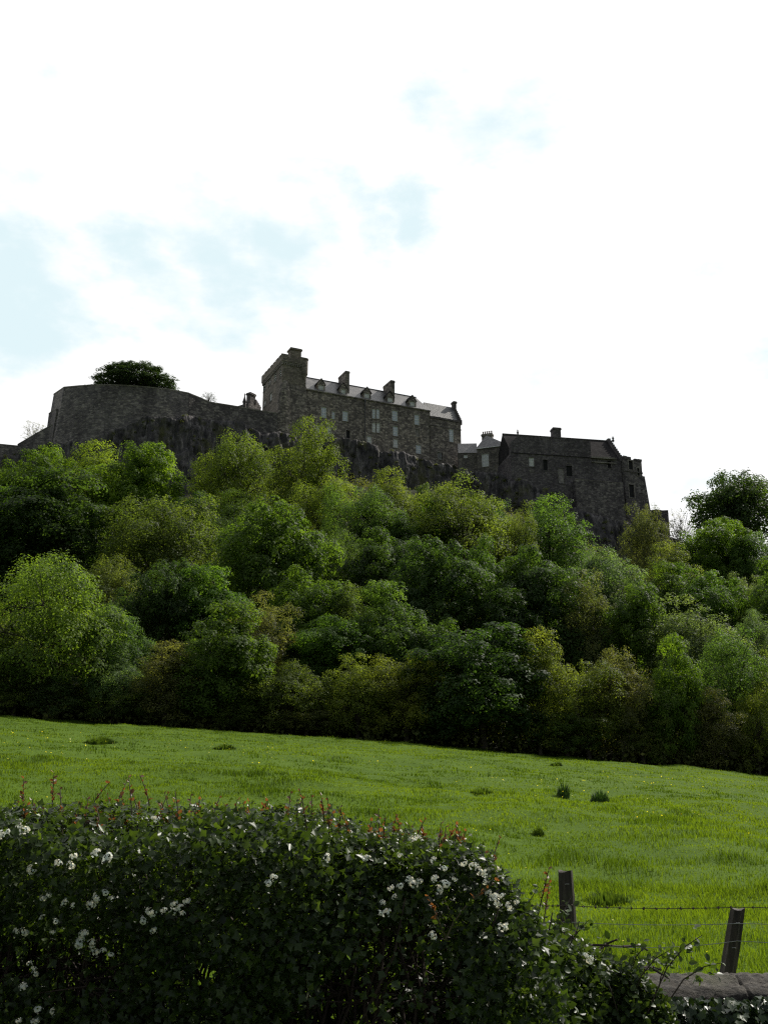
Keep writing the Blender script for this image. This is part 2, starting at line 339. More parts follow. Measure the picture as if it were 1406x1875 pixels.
# ------------------------------------------------------------------ terrain
YE = 92.0
def table(pts, Yref):
    """pixel line at a depth -> (azimuths x/Y, heights)"""
    a, z = [], []
    for px, py in pts:
        p = at(px, py, Yref); a.append(p.x / p.y); z.append(p.z)
    return np.array(a), np.array(z)
EA, EZ = table([(-900, 1235), (0, 1313), (300, 1332), (600, 1353), (850, 1370), (1100, 1393), (1250, 1405), (1406, 1422), (2200, 1470)], YE)
CA, CZ = table([(-900, 860), (0, 890), (300, 915), (450, 890), (620, 885), (800, 905), (950, 945), (1060, 985), (1150, 1050), (1220, 1040), (1406, 1030), (2200, 1080)], 232)
def z_field(x, y):
    x = np.asarray(x, float); y = np.asarray(y, float); a = np.clip(x / np.maximum(y, 5), -1, 1)
    s = np.clip((y - 11) / (YE - 11), 0, None)
    z = np.interp(a, EA, EZ) * s * (1.12 - .12 * s)
    bump = (fbm(x, y, .16, 3) - .5) * .55 + (fbm(x + 50, y, .7, 3) - .5) * .34
    return z + bump * np.clip((y - 9) / 12, 0, 1) * np.clip((YE + 12 - y) / 12, .3, 1)
def z_hill(x, y):
    x = np.asarray(x, float); y = np.asarray(y, float); a = np.clip(x / np.maximum(y, 5), -1, 1)
    zc = np.interp(a, CA, CZ); ze = np.interp(a, EA, EZ)
    t = (y - YE) / (232 - YE)
    z = ze + (zc - ze) * np.clip(t, 0, 1)
    z = np.where(y < YE, z_field(x, y), z)
    yb = np.interp(a, [-.4, -.3, -.15, -.1, 0, .06, .085, .13, .26, .3, .5], [246, 240, 242, 246, 254, 263, 265, 254, 255, 262, 262])   # behind the crag the ground rises to the castle plateau
    plat = np.interp(a, [-.5, -.37, -.16, .08, .12, .26, .3, .5], [76, 82, 94, 93, 86, 80, 66, 60])
    z = np.where(y > yb, zc + (np.maximum(plat, zc) - zc) * np.clip((y - yb) / 4, 0, 1), z)
    return z + (fbm(x, y, .09, 3) - .5) * 3 * np.clip((y - YE) / 15, 0, 1) * np.clip((238 - y) / 6, 0, 1)
def grid(name, xs, ys, fz, m, kind='structure'):
    X, Y = np.meshgrid(xs, ys); Z = fz(X, Y); nx, ny = len(xs), len(ys)
    v = np.stack([X, Y, Z], -1).reshape(-1, 3); i = np.arange(ny - 1)[:, None] * nx + np.arange(nx - 1)[None]
    f = np.stack([i, i + 1, i + nx + 1, i + nx], -1).reshape(-1, 4)
    return tag(link(name, mesh_np(name, v, f, m, smooth=True)), kind=kind)
grid('field', np.arange(-120, 120.1, .5), np.concatenate([np.arange(7, 40, .35), np.arange(40, 97.1, .7)]), z_field, 'turf')
grid('hillside', np.arange(-260, 260.1, 3.), np.arange(88, 420, 3.), lambda x, y: z_hill(x, y) - np.clip((97 - y) / 3, 0, 1) * .5, 'woodfloor')
MB().add([(-4000, -4000, -1.5), (4000, -4000, -1.5), (4000, 4000, -1.5), (-4000, 4000, -1.5)], [(0, 1, 2, 3)]).build('ground', 'turf')['kind'] = 'structure'
grid('verge', np.arange(-60, 60.1, 1.), np.arange(2.6, 7.3, .3), lambda x, y: np.clip((y - 2.6) * .08, 0, .02) + 0 * x, 'turf')
grid('road', np.arange(-60, 60.1, 2.), np.arange(-5., 2.8, .4), lambda x, y: -.1 + 0 * x, 'asphalt')
def hit_hill(px, py, lo=93., hi=330.):
    d = ray(px, py); ys = np.arange(lo, hi, .5); t = ys / d[1]; xs = d[0] * t; zs = EYE + d[2] * t
    below = np.nonzero(z_hill(xs, ys) >= zs)[0]
    i = below[0] if len(below) else len(ys) - 1
    return Vector((xs[i], ys[i], float(z_hill(xs[i], ys[i]))))

# ------------------------------------------------------------------ castle
def Y_for_z(px, py, z):
    d = ray(px, py); return (z - EYE) * d[1] / d[2]
class Fac:
    """a vertical facade plane: u runs right along it, z is height, d is depth behind it (negative = in front)"""
    def __init__(s, A, B):
        s.o = Vector((A.x, A.y, 0)); e = Vector((B.x - A.x, B.y - A.y, 0)); s.L = e.length; s.u = e.normalized(); s.n = Vector((-s.u.y, s.u.x, 0))
    def pt(s, u, z, d=0.0): p = s.o + s.u * u + s.n * d; return Vector((p.x, p.y, z))
    def uz(s, px, py, d=0.0):
        r = Vector(ray(px, py)); e = Vector((0, 0, EYE)); o = s.o + s.n * d
        t = (o - e).dot(s.n) / r.dot(s.n); p = e + r * t
        return (p - o).dot(s.u), p.z
    def rect(s, r, d=0.0):     # px rectangle (x0,y0,x1,y1) -> u0,z0,u1,z1
        ym = (r[1] + r[3]) / 2; xm = (r[0] + r[2]) / 2
        return s.uz(r[0], ym, d)[0], s.uz(xm, r[3], d)[1], s.uz(r[2], ym, d)[0], s.uz(xm, r[1], d)[1]
    def box(s, mb, u0, u1, z0, z1, d0, d1):
        return mb.hexa([s.pt(u0, z0, d0), s.pt(u1, z0, d0), s.pt(u1, z0, d1), s.pt(u0, z0, d1), s.pt(u0, z1, d0), s.pt(u1, z1, d0), s.pt(u1, z1, d1), s.pt(u0, z1, d1)])
    def body(s, mb, u0, u1, z0, z1, depth, holes=(), rv=.4):
        """a block whose front face is pierced by holes (u0,z0,u1,z1) with reveals rv deep"""
        us = sorted({u0, u1, *[h[0] for h in holes], *[h[2] for h in holes]}); zs = sorted({z0, z1, *[h[1] for h in holes], *[h[3] for h in holes]})
        us = [u for u in us if u0 <= u <= u1]; zs = [z for z in zs if z0 <= z <= z1]
        for i in range(len(us) - 1):
            for j in range(len(zs) - 1):
                um, zm = (us[i] + us[i + 1]) / 2, (zs[j] + zs[j + 1]) / 2
                if any(h[0] < um < h[2] and h[1] < zm < h[3] for h in holes): continue
                mb.add([s.pt(us[i], zs[j]), s.pt(us[i + 1], zs[j]), s.pt(us[i + 1], zs[j + 1]), s.pt(us[i], zs[j + 1])], [(0, 1, 2, 3)])
        for a, b, c_, d_ in holes:
            P = [s.pt(a, b), s.pt(c_, b), s.pt(c_, d_), s.pt(a, d_)]; Q = [s.pt(a, b, rv), s.pt(c_, b, rv), s.pt(c_, d_, rv), s.pt(a, d_, rv)]
            mb.add(P + Q, [(0, 4, 5, 1), (1, 5, 6, 2), (2, 6, 7, 3), (3, 7, 4, 0), (4, 7, 6, 5)])
        P = [s.pt(u0, z0), s.pt(u1, z0), s.pt(u1, z0, depth), s.pt(u0, z0, depth), s.pt(u0, z1), s.pt(u1, z1), s.pt(u1, z1, depth), s.pt(u0, z1, depth)]
        mb.add(P, [(4, 5, 6, 7), (1, 2, 6, 5), (2, 3, 7, 6), (3, 0, 4, 7)])
        return mb
def window(f, h, parent, glass='glass', nx=2, nz=4, sur=.22, frame_m='white_paint', margin='trim', fw=.13):
    u0, z0, u1, z1 = h; fr = MB(); d0, d1 = .14, .24
    for a, b, c_, d_ in ((u0, z0, u0 + fw, z1), (u1 - fw, z0, u1, z1), (u0 + fw, z0, u1 - fw, z0 + fw), (u0 + fw, z1 - fw, u1 - fw, z1)): f.box(fr, a, c_, b, d_, d0, d1)
    zm = (z0 + z1) / 2
    if nz > 1: f.box(fr, u0 + fw, u1 - fw, zm - .06, zm + .06, d0 - .012, d1 - .002)
    for i in range(1, nx):
        x = u0 + (u1 - u0) * i / nx; f.box(fr, x - .045, x + .045, z0 + fw, z1 - fw, d0 + .02, d1 - .02)
    for i in range(1, nz):
        z = z0 + (z1 - z0) * i / nz
        if abs(z - zm) > .1: f.box(fr, u0 + fw, u1 - fw, z - .042, z + .042, d0 + .024, d1 - .024)
    o = fr.build('window', frame_m, parent)
    g = MB().add([f.pt(u0 + .01, z0 + .01, .21), f.pt(u1 - .01, z0 + .01, .21), f.pt(u1 - .01, z1 - .01, .21), f.pt(u0 + .01, z1 - .01, .21)], [(0, 1, 2, 3)]).build('pane', glass, o)
    if sur:
        s_ = MB(); f.box(s_, u0 - sur, u0 - .003, z0 - .003, z1 + .003, -.035, .1); f.box(s_, u1 + .003, u1 + sur, z0 - .003, z1 + .003, -.035, .1); f.box(s_, u0 - sur - .05, u1 + sur + .05, z1 + .004, z1 + sur + .1, -.045, .1)
        s_.build('surround', margin, o)
        k = MB(); f.box(k, u0 - sur, u1 + sur, z0 - .2, z0 - .005, -.12, .1); k.build('sill', margin, o)
    return o
def opening(f, h, parent, name='opening', m='dark_void', margin='trim', d=.3, sur=.2):
    u0, z0, u1, z1 = h
    o = MB().add([f.pt(u0 + .01, z0 + .01, d), f.pt(u1 - .01, z0 + .01, d), f.pt(u1 - .01, z1 - .01, d), f.pt(u0 + .01, z1 - .01, d)], [(0, 1, 2, 3)]).build(name, m, parent)
    s_ = MB(); f.box(s_, u0 - sur, u0 - .003, z0, z1, -.035, .1); f.box(s_, u1 + .003, u1 + sur, z0, z1, -.035, .1); f.box(s_, u0 - sur, u1 + sur, z1 + .004, z1 + sur + .1, -.04, .1); f.box(s_, u0 - sur, u1 + sur, z0 - .2, z0 - .004, -.1, .1)
    s_.build('surround', margin, o)
    return o
def jag(f, mb, u0, u1, z0, z1, d0, d1, n, rng):   # a coping/parapet of slightly uneven stones
    for i in range(n):
        a = u0 + (u1 - u0) * i / n; b = u0 + (u1 - u0) * (i + 1) / n - .03; e = rng.uniform(-.06, .06)
        f.box(mb, a, b, z0, z1 + e, d0, d1)
rng0 = random.Random(11)

# --- main residential range (end tower, long slated range, lower end block share one facade line)
A = at(562, 714, 250); B = at(787, 754, Y_for_z(787, 754, A.z)); F = Fac(A, B); EAVE = A.z; LR = F.L
root = thing('castle_range', 'long four storey stone castle range with slate roof, dormers and two slab chimneys', 'castle building', F.pt(LR / 2, EAVE - 18, 5))
ZB = EAVE - 20
wins = [((588.4, 745.3, 598, 765), 2, 4, 'glass'), ((607.8, 753.2, 613.3, 767.3), 1, 4, 'glass'), ((627.4, 752.8, 637.2, 771), 2, 4, 'glass'), ((681.6, 748.5, 687.4, 766.4), 2, 4, 'glass'), ((689, 749, 694.8, 766.8), 2, 4, 'glass'),
        ((717.9, 751.7, 728.1, 771), 2, 4, 'glass'), ((758.8, 759.2, 767.6, 777.8), 2, 4, 'glass'), ((579.6, 776.9, 586.2, 791.2), 1, 4, 'blind'), ((598.8, 780, 606.3, 795.5), 2, 4, 'blind'),
        ((681.6, 774, 687.8, 791.6), 2, 4, 'blind'), ((689.3, 774.5, 695.6, 792.3), 2, 4, 'blind'), ((719.6, 780.5, 728.6, 798.3), 2, 4, 'glass'),
        ((672, 798.7, 680.5, 812), 2, 3, 'blind'), ((720, 804, 728.6, 819.6), 2, 4, 'blind'), ((761.6, 814.7, 771.2, 830.7), 2, 4, 'glass')]
blockedw = [((760.6, 785.9, 768, 799.7), 'boarded'), ((634, 788, 641, 803), 'dark_void')]
H = [F.rect(w[0]) for w in wins]; HB = [F.rect(w[0]) for w in blockedw]
F.body(MB(), 0, LR, ZB, EAVE, 11, H + HB).build('wall', 'range', root)
for h, w in zip(H, wins): window(F, h, root, w[3], w[1], w[2])
opening(F, HB[0], root, 'blocked_window', 'boarded', d=.2); opening(F, HB[1], root, 'doorway', 'dark_void')
cz = MB(); F.box(cz, -.1, LR + .15, EAVE + .003, EAVE + .32, -.28, .4); cz.build('cornice', 'trim', root)
RD, RZ = 5.5, EAVE + 6.0
rf = MB().add([F.pt(-.1, EAVE + .33, -.15), F.pt(LR + .3, EAVE + .33, -.15), F.pt(LR + .3, EAVE + .33, 11.1), F.pt(-.1, EAVE + .33, 11.1), F.pt(-.1, RZ, RD), F.pt(LR - 1.5, RZ, RD)],
              [(0, 1, 5, 4), (2, 3, 4, 5), (1, 2, 5), (3, 0, 4), (0, 3, 2, 1)]).build('roof', 'slate', root)
rg = MB(); F.box(rg, -.1, LR - 1.4, RZ - .08, RZ + .16, RD - .16, RD + .16); rg.build('ridge', 'lead', rf)
def chimney(f, u0, u1, d0, d1, z0, z1, parent, pots=0, m='trim', name='chimney', cap=.18):
    mb = MB(); f.box(mb, u0, u1, z0, z1, d0, d1); f.box(mb, u0 - cap, u1 + cap, z1 + .002, z1 + .4, d0 - cap, d1 + cap); f.box(mb, u0 - cap * .4, u1 + cap * .4, z1 + .402, z1 + .6, d0 - cap * .4, d1 + cap * .4)
    o = mb.build(name, m, parent)
    for i in range(pots):
        c = f.pt(u0 + (u1 - u0) * (i + .5) / pots, 0, (d0 + d1) / 2)
        MB().lathe((c.x, c.y), [(.24, z1 + .6), (.2, z1 + .7), (.17, z1 + 1.2), (.22, z1 + 1.25), (.2, z1 + 1.45), (.12, z1 + 1.46)], 10).build('chimney_pot', 'clay', o)
    return o
for px, pyb, pyt in ((640, 716, 682), (722.5, 731, 699)):
    u, z = F.uz(px, pyt, 1.2); chimney(F, u - 1.15, u, 1.2, 6.1, EAVE + 1.2, z - .3, rf, 0, 'range', cap=.1)
for (x0, y0, x1, y1), gl in (((584.5, 709, 593.5, 719), 'blind'), ((625.5, 717, 633.6, 726), 'blind'), ((668.8, 722.5, 677.6, 733.5), 'blind'), ((710.8, 729.6, 719.8, 740), 'blind'), ((751.8, 736.6, 760.4, 747.4), 'blind')):
    u0, z0, u1, z1 = F.rect((x0, y0, x1, y1)); z0 = EAVE + .75; z1 = max(z1, z0 + 1.45); w = .42
    dm = MB(); G = Fac(F.pt(0, 0, .35), F.pt(LR, 0, .35)); zt = z1 + .35
    G.body(dm, u0 - w, u1 + w, EAVE + .34, zt, 3.6, [(u0, z0, u1, z1)], .3)
    um = (u0 + u1) / 2; za = zt + (u1 - u0) / 2 + w + .35
    dm.add([G.pt(u0 - w, zt), G.pt(u1 + w, zt), G.pt(um, za), G.pt(u0 - w, zt, .3), G.pt(u1 + w, zt, .3), G.pt(um, za, .3)], [(0, 1, 2), (3, 5, 4), (1, 4, 5, 2), (0, 2, 5, 3)])
    do = dm.build('dormer', 'range', root)
    window(G, (u0, z0, u1, z1), do, gl, 2, 2, 0)
    e = .22; ro = MB().add([G.pt(u0 - w - e, zt - e, -.14), G.pt(um, za + .06, -.14), G.pt(u1 + w + e, zt - e, -.14), G.pt(u0 - w - e, zt - e, 5.5), G.pt(um, za + .06, 5.5), G.pt(u1 + w + e, zt - e, 5.5),
                            G.pt(u0 - w - e, zt - e + .16, -.14), G.pt(um, za + .24, -.14), G.pt(u1 + w + e, zt - e + .16, -.14), G.pt(u0 - w - e, zt - e + .16, 5.5), G.pt(um, za + .24, 5.5), G.pt(u1 + w + e, zt - e + .16, 5.5)],
                           [(6, 7, 10, 9), (7, 8, 11, 10), (0, 3, 4, 1), (1, 4, 5, 2), (0, 1, 7, 6), (1, 2, 8, 7), (0, 6, 9, 3), (2, 5, 11, 8)])
    ro.build('dormer_roof', 'slate_dark', do)
u, z = F.uz(667.7, 780); dp = MB(); c0 = F.pt(u, 0, -.12); dp.tube([Vector((c0.x, c0.y, EAVE - .1)), Vector((c0.x, c0.y, EAVE - 11.6))], .11, 8); F.box(dp, u - .28, u + .28, EAVE - .5, EAVE - .06, -.32, -.01)
dp.build('downpipe', 'iron', root)

# --- lower end block to the right of the range
_, ZE2 = F.uz(790, 766); u2, _ = F.uz(843, 800)
e2 = thing('end_block', 'stone block with tall sash window closing the right end of the long range', 'castle building', F.pt((LR + u2) / 2, EAVE - 20, 4))
holes = [F.rect((822.4, 786, 830.3, 809.3), -.25), F.rect((801, 828.5, 810, 841.3), -.25)]
F2 = Fac(F.pt(0, 0, -.25), F.pt(LR, 0, -.25))
F2.body(MB(), LR + .02, u2, ZB - 6, ZE2, 9.0, holes).build('wall', 'range', e2)
window(F2, holes[0], e2, 'glass', 2, 6); wo = opening(F2, holes[1], e2, 'barred_window', 'dark_void')
br = MB()
for i in range(1, 5): F2.box(br, holes[1][0] + (holes[1][2] - holes[1][0]) * i / 5 - .03, holes[1][0] + (holes[1][2] - holes[1][0]) * i / 5 + .03, holes[1][1] + .01, holes[1][3] - .01, .12, .17)
br.build('bars', 'white_paint', wo)
pr = MB(); jag(F2, pr, LR - .1, u2 + .18, ZE2 + .003, ZE2 + .55, -.2, .45, 9, rng0); F2.box(pr, LR + .02, u2 + .1, ZE2 - 2.2, ZE2 - 1.95, -.12, -.003); pr.build('parapet', 'base', e2)
zr2 = F.uz(800, 741, 4.4)[1]; ul = LR + .3; ur = F.uz(829, 748, 4.4)[0]
rr = MB().add([F.pt(ul, ZE2 + .02, .5), F.pt(ur, ZE2 + .02, .5), F.pt(ur, ZE2 + .02, 8.5), F.pt(ul, ZE2 + .02, 8.5), F.pt(ul, zr2, 4.4), F.pt(ur, zr2, 4.4)], [(0, 1, 5, 4), (2, 3, 4, 5), (1, 2, 5), (3, 0, 4)]).build('roof', 'slate', e2)
gb = MB()
for i in range(9):                                     # stepped gable skew at the right end
    t0 = i / 9; za = ZE2 + (zr2 - ZE2) * (1 - t0) + .45; d0 = 4.4 - 4.2 * (t0 + 1 / 9); d1 = 4.4 - 4.2 * t0
    F.box(gb, ur + .003, ur + .5, ZE2 - .2, za, d0, d1)
gb.build('gable', 'base', e2); chimney(F, ur - .1, ur + .75, 3.7, 5.0, zr2 - .5, zr2 + 1.1, e2, 0, 'base')

# --- battlemented end tower at the left
T = Fac(F.pt(0, 0, -.6), F.pt(LR, 0, -.6))             # front plane, a little proud of the range
uL = T.uz(517, 690)[0]; uR = T.uz(560.5, 690)[0]; ZT = T.uz(519, 662)[1]; ZP = T.uz(517, 648)[1]
tw = thing('end_tower', 'tall battlemented stone tower with corbelled parapet at the left end of the range', 'castle tower', T.pt((uL + uR) / 2, ZT - 24, 6))
Cn = T.pt(uL, 0, 0); Sd = Fac(T.pt(uL, 0, 15.5), Cn)   # left side plane, u from back (0) to the front corner
SL = Sd.L
sw = [((482.7, 697, 486.4, 716), 1, 4), ((491.8, 691.5, 495.6, 706), 1, 4), ((502.2, 683.5, 506, 699), 1, 4), ((512, 676, 515.2, 691), 1, 4), ((494.2, 720, 497.8, 735), 1, 4), ((483.4, 733, 486.6, 744), 1, 3)]
SH = [Sd.rect(w[0]) for w in sw]
zb = ZT - 26; mb = MB()
T.body(mb, uL, uR, zb, ZT, 15.5)
mb.f = mb.f[:1] + [f for f in mb.f[1:] if f != [1 + 3, 0, 4, 7]]
mt = MB(); Sd.body(mt, 0, SL, zb, ZT, uR - uL, SH)
mt.build('wall', 'tower', tw)
for h, w in zip(SH, sw): window(Sd, h, tw, 'dark_void' if w[2] == 4 and h[3] > ZT - 3 else 'blind', w[1], w[2], .18)
pp = MB()
for f_, a, b in ((T, uL - .35, uR + .2), (Sd, -.3, SL - .003)):
    f_.box(pp, a, b, ZT - .35, ZT + .003, -.28, .25)
    n = int((b - a) / .55)
    for i in range(n): f_.box(pp, a + (b - a) * (i + .25) / n, a + (b - a) * (i + .75) / n, ZT - .85, ZT - .36, -.24, -.004)
pp.build('corbel_course', 'trim', tw)
pa = MB()
for f_, a, b in ((T, uL - .45, uR + .25), (Sd, -.4, SL + .04)):
    f_.box(pa, a, b, ZT + .006, ZP - .75, -.42, .12)
    n = max(2, int((b - a) / 2.2))
    for i in range(n): f_.box(pa, a + (b - a) * (i + .0) / n, a + (b - a) * (i + .72) / n, ZP - .747, ZP + (.02 if i % 2 else -.03), -.42, .12)
pa.build('parapet', 'tower', tw)
u0, z1 = T.uz(533, 637, 1.2); u1, _ = T.uz(552, 640, 1.2)
chimney(T, u0, u1, 1.2, 3.4, ZT - .3, z1 - .4, tw, 0, 'tower', cap=.25)
c = T.pt(uR - .45, 0, .15); ztr = T.uz(557, 657)[1]
MB().lathe((c.x, c.y), [(.25, ZT - 4.2), (.85, ZT - 2.6), (.92, ZT - 2.5), (.92, ztr - .4), (1.05, ztr - .35), (1.05, ztr - .05), (.6, ztr)], 14).build('corner_turret', 'tower', tw)
c = T.pt(uL + .9, 0, .6); zt3 = T.uz(518, 700)[1]
MB().lathe((c.x, c.y), [(2.0, zb), (1.75, zt3 - 9), (1.55, zt3 - 2.5), (1.2, zt3 - .6), (.7, zt3 + .8)], 16).build('stair_turret', 'range', tw)
u0, z0 = T.uz(526, 770); ub, _ = T.uz(566, 770)
mb = MB()
P0 = [T.pt(uL + 1.4, zb, -1.2), T.pt(uR + 1.0, zb, -1.2), T.pt(uR + 1.0, zb, .4), T.pt(uL + 1.4, zb, .4)]; zt4 = T.uz(540, 705)[1]
mb.hexa(P0 + [T.pt(uL + 1.6, zt4, -.05), T.pt(uR + .1, zt4, -.05), T.pt(uR + .1, zt4, .4), T.pt(uL + 1.6, zt4, .4)]); mb.build('buttress', 'range', tw)

# --- small stepped chimney gable that shows behind the curtain wall, left of the tower
g = Fac(at(455, 757, 262), at(478, 752, 266)); _, zc = g.uz(466, 742); u0, _ = g.uz(459, 742); u1, _ = g.uz(468.5, 742); _, zt = g.uz(464, 720)
bk = thing('gabled_lodging', 'little stepped gable with chimney peeping over the curtain wall left of the tower', 'castle building', g.pt(g.L / 2, zc - 12, 2))
mb = MB(); g.box(mb, 0, g.L, zc - 12, zc, 0, 5); nst = 5
for i in range(nst): g.box(mb, u1 + (g.L - u1) * i / nst, u1 + (g.L - u1) * (i + 1) / nst + .02 * i, zc + .003, zc + 1.9 - i * .36, 0, .6)
mb.build('wall', 'base', bk)
chimney(g, u0, u1, .2, 1.6, zc + .003, zt - .5, bk, 0, 'base')
c = g.pt(g.uz(449.5, 748)[0], 0, .4); MB().lathe((c.x, c.y), [(.5, zc - 3), (.45, zc - .3), (.62, zc - .2), (.3, zc + .8), (.12, zc + 1.7), (.2, zc + 1.9), (.02, zc + 2.5)], 10).build('finial', 'base', bk)

# --- walls built along a bent line: bastion, curtain, low walls
def bent_wall(name, label, pts, m, drop, thick=2.4, cop=.35, batter=.0, parts=('wall', 'coping'), cat='castle wall', copm='trim'):
    """pts: (px, py of the top, Y)"""
    P = [at(*q) for q in pts]; n = len(P); nr = []
    for i in range(n):
        e = (P[min(i + 1, n - 1)] - P[max(i - 1, 0)]); e.z = 0; e.normalize(); nr.append(Vector((-e.y, e.x, 0)))
    o = thing(name, label, cat, (P[n // 2].x, P[n // 2].y, P[n // 2].z - drop))
    def strip(zt, zb_, d0, d1, bat):
        mb = MB()
        for i in range(n - 1):
            q = []
            for zz, bt in ((zb_, bat), (zt, 0)):
                for j, d in ((i, d0 - bt), (i + 1, d0 - bt), (i + 1, d1), (i, d1)):
                    p = P[j] + nr[j] * d; q.append((p.x, p.y, P[j].z + zz))
            mb.hexa(q)
        return mb
    strip(-cop, -drop, 0, thick, batter).build(parts[0], m, o)
    if cop: strip(0, -cop + .002, -.06, thick + .04, 0).build(parts[1], copm, o)
    return o
bent_wall('bastion', 'tall round fronted masonry bastion with a dark evergreen behind its top', [(99, 721, 243), (118, 708, 235), (145, 705.5, 233), (175, 703.6, 232), (205, 703.6, 231.6), (240, 705, 232), (275, 708, 233), (312, 712, 234.5), (347, 719, 237)], 'bastion', 22, 1.2, .32, 1.6)
bent_wall('curtain_wall', 'dark crag top curtain wall running from the bastion to the tower', [(347.5, 719.5, 237.2), (366, 727, 239), (385, 735.5, 240), (420, 741, 242), (450, 746, 243.5), (480, 751.5, 245), (520, 758, 247)], 'base', 20, 2, .3, 1.0)
bent_wall('bastion_buttress', 'stepped dark buttress wall against the left side of the bastion', [(90, 757, 241), (97, 751, 240), (104, 748, 236)], 'bastion', 22, 2.5, .25, .8)
bent_wall('sloping_wall', 'long dark wall sloping down to the left away from the bastion', [(33, 813, 240), (62, 796, 239), (92, 779, 238), (112, 770, 235.5)], 'bastion', 14, 2, .25, .4)
bent_wall('low_wall', 'low dark wall at the extreme left below the bare shrub', [(-190, 800, 236), (-60, 809, 238), (-10, 811.5, 239.5), (36, 816, 240.5)], 'bastion', 12, 2, .25, .4)

# --- lodge with slated roof between range and hall
A = at(873, 822, 259); B = at(929.5, 815, Y_for_z(929.5, 815, A.z)); Lg = Fac(A, B); ze = A.z
lo = thing('lodge', 'small stone lodge with pale hipped slate roof and one large white sash window', 'castle building', Lg.pt(Lg.L / 2, ze - 12, 3))
h = [Lg.rect((881.7, 831, 894.5, 854.5))]
Lg.body(MB(), 0, Lg.L, ze - 14, ze, 8, h).build('wall', 'lodge', lo); window(Lg, h[0], lo, 'blind', 3, 4, .15)
za = Lg.uz(889, 798, 3)[1]; ua = Lg.uz(889, 798, 3)[0]; ub = Lg.uz(891, 798, 3)[0]
MB().add([Lg.pt(-.3, ze + .01, -.25), Lg.pt(Lg.L + .2, ze + .01, -.25), Lg.pt(Lg.L + .2, ze + .01, 8.2), Lg.pt(-.3, ze + .01, 8.2), Lg.pt(ua, za, 3), Lg.pt(ub, za, 3)], [(0, 1, 5, 4), (1, 2, 5), (2, 3, 4, 5), (3, 0, 4), (0, 3, 2, 1)]).build('roof', 'slate', lo)
u0, _ = Lg.uz(881.5, 795, 6); u1, z1 = Lg.uz(900.5, 792, 6); chimney(Lg, u0, u1, 6, 7.2, ze, z1 - .7, lo, 5, 'trim')
c = Lg.pt(Lg.uz(929, 840)[0], 0, -.13); pm = MB().tube([Vector((c.x, c.y, ze - .05)), Vector((c.x, c.y, ze - 8)), ], .13, 8); Lg.box(pm, -.35, Lg.L + .15, ze - .16, ze + .0, -.38, -.24); pm.build('gutter', 'white_paint', lo)
A = at(842, 830, 261); B = at(874, 829.5, Y_for_z(874, 829.5, A.z)); Wg = Fac(A, B); zw = A.z
wg = thing('lodge_wing', 'narrow slate roofed link between the sash windowed lodge and the end block', 'castle building', Wg.pt(Wg.L / 2, zw - 12, 2))
h = [Wg.rect((848.5, 833, 855.5, 838.5))]
Wg.body(MB(), -.5, Wg.L - .05, zw - 14, zw, 6, h).build('wall', 'lodge', wg); window(Wg, h[0], wg, 'blind', 2, 1, 0)
zt = Wg.uz(858, 812, 3)[1]
MB().add([Wg.pt(-.5, zw + .01, -.2), Wg.pt(Wg.L - .03, zw + .01, -.2), Wg.pt(Wg.L - .03, zt, 3), Wg.pt(-.5, zt, 3), Wg.pt(-.5, zw + .01, 6.2), Wg.pt(Wg.L - .03, zw + .01, 6.2)], [(0, 1, 2, 3), (3, 2, 5, 4), (0, 3, 4), (1, 5, 2), (0, 4, 5, 1)]).build('roof', 'slate', wg)

# --- the great hall block on the right, with its gabled roof and end bastion
A = at(935, 842, 246); HF = Fac(A, at(1176, 842, 252.5)); A0 = HF.uz(1010, 842); HZ = HF.uz(1100, 840)[1]; HL = HF.uz(1137, 860)[0]
hl = thing('hall', 'massive dark gabled hall block with ridge chimney and two spiky finials', 'castle building', HF.pt(HL / 2, HZ - 20, 6))
RDh = 7.0; zrh = HF.uz(1120, 808, RDh)[1]; zrl = HF.uz(947, 797.5, RDh)[1]; zrh = (zrh + zrl) / 2
wl = [(968.5, 838, 977.3, 854), (994, 842, 1002, 861), (1022, 858, 1032, 885), (1036.5, 853, 1047, 872), (1111.6, 843.5, 1118, 857), (1118.7, 887, 1130, 905)]
hr = [HF.rect(r) for r in wl]; hr = [(a, b, c_, min(d_, HZ - .35)) for a, b, c_, d_ in hr]
HF.body(MB(), 0, HL, HZ - 24, HZ, 14, hr).build('wall', 'hall', hl)
window(HF, hr[0], hl, 'blind', 2, 4, .2, margin='base'); opening(HF, hr[1], hl, 'opening', 'dark_void', 'hall'); opening(HF, hr[2], hl, 'blocked_window', 'boarded', 'base', d=.06); op = opening(HF, hr[3], hl, 'arched_opening', 'dark_void', 'hall'); opening(HF, hr[4], hl, 'opening', 'dark_void', 'base'); opening(HF, hr[5], hl, 'blocked_window', 'boarded', 'base', d=.1)
ar = MB(); a, b, c_, d_ = hr[3]; um = (a + c_) / 2; rr_ = (c_ - a) / 2
for i in range(8):
    t0, t1 = math.pi * i / 8, math.pi * (i + 1) / 8 - .03
    q = [(um + math.cos(t) * r_, d_ + math.sin(t) * r_ * .75) for r_ in (rr_, rr_ + .3) for t in (t0, t1)]
    ar.hexa([HF.pt(*q[0], -.06), HF.pt(*q[1], -.06), HF.pt(*q[1], .02), HF.pt(*q[0], .02), HF.pt(*q[2], -.06), HF.pt(*q[3], -.06), HF.pt(*q[3], .02), HF.pt(*q[2], .02)])
ar.build('arch', 'base', op)
for i in range(2):
    sh = MB(); HF.box(sh, hr[0][0] - .1, hr[0][2] + .1, hr[0][1] - 1.7 - i * 1.2, hr[0][1] - .7 - i * 1.2, -.05, .1)
    if i == 0: sh.build('apron_stone', 'base', hl)
rl = .2; rrg = HL - .4
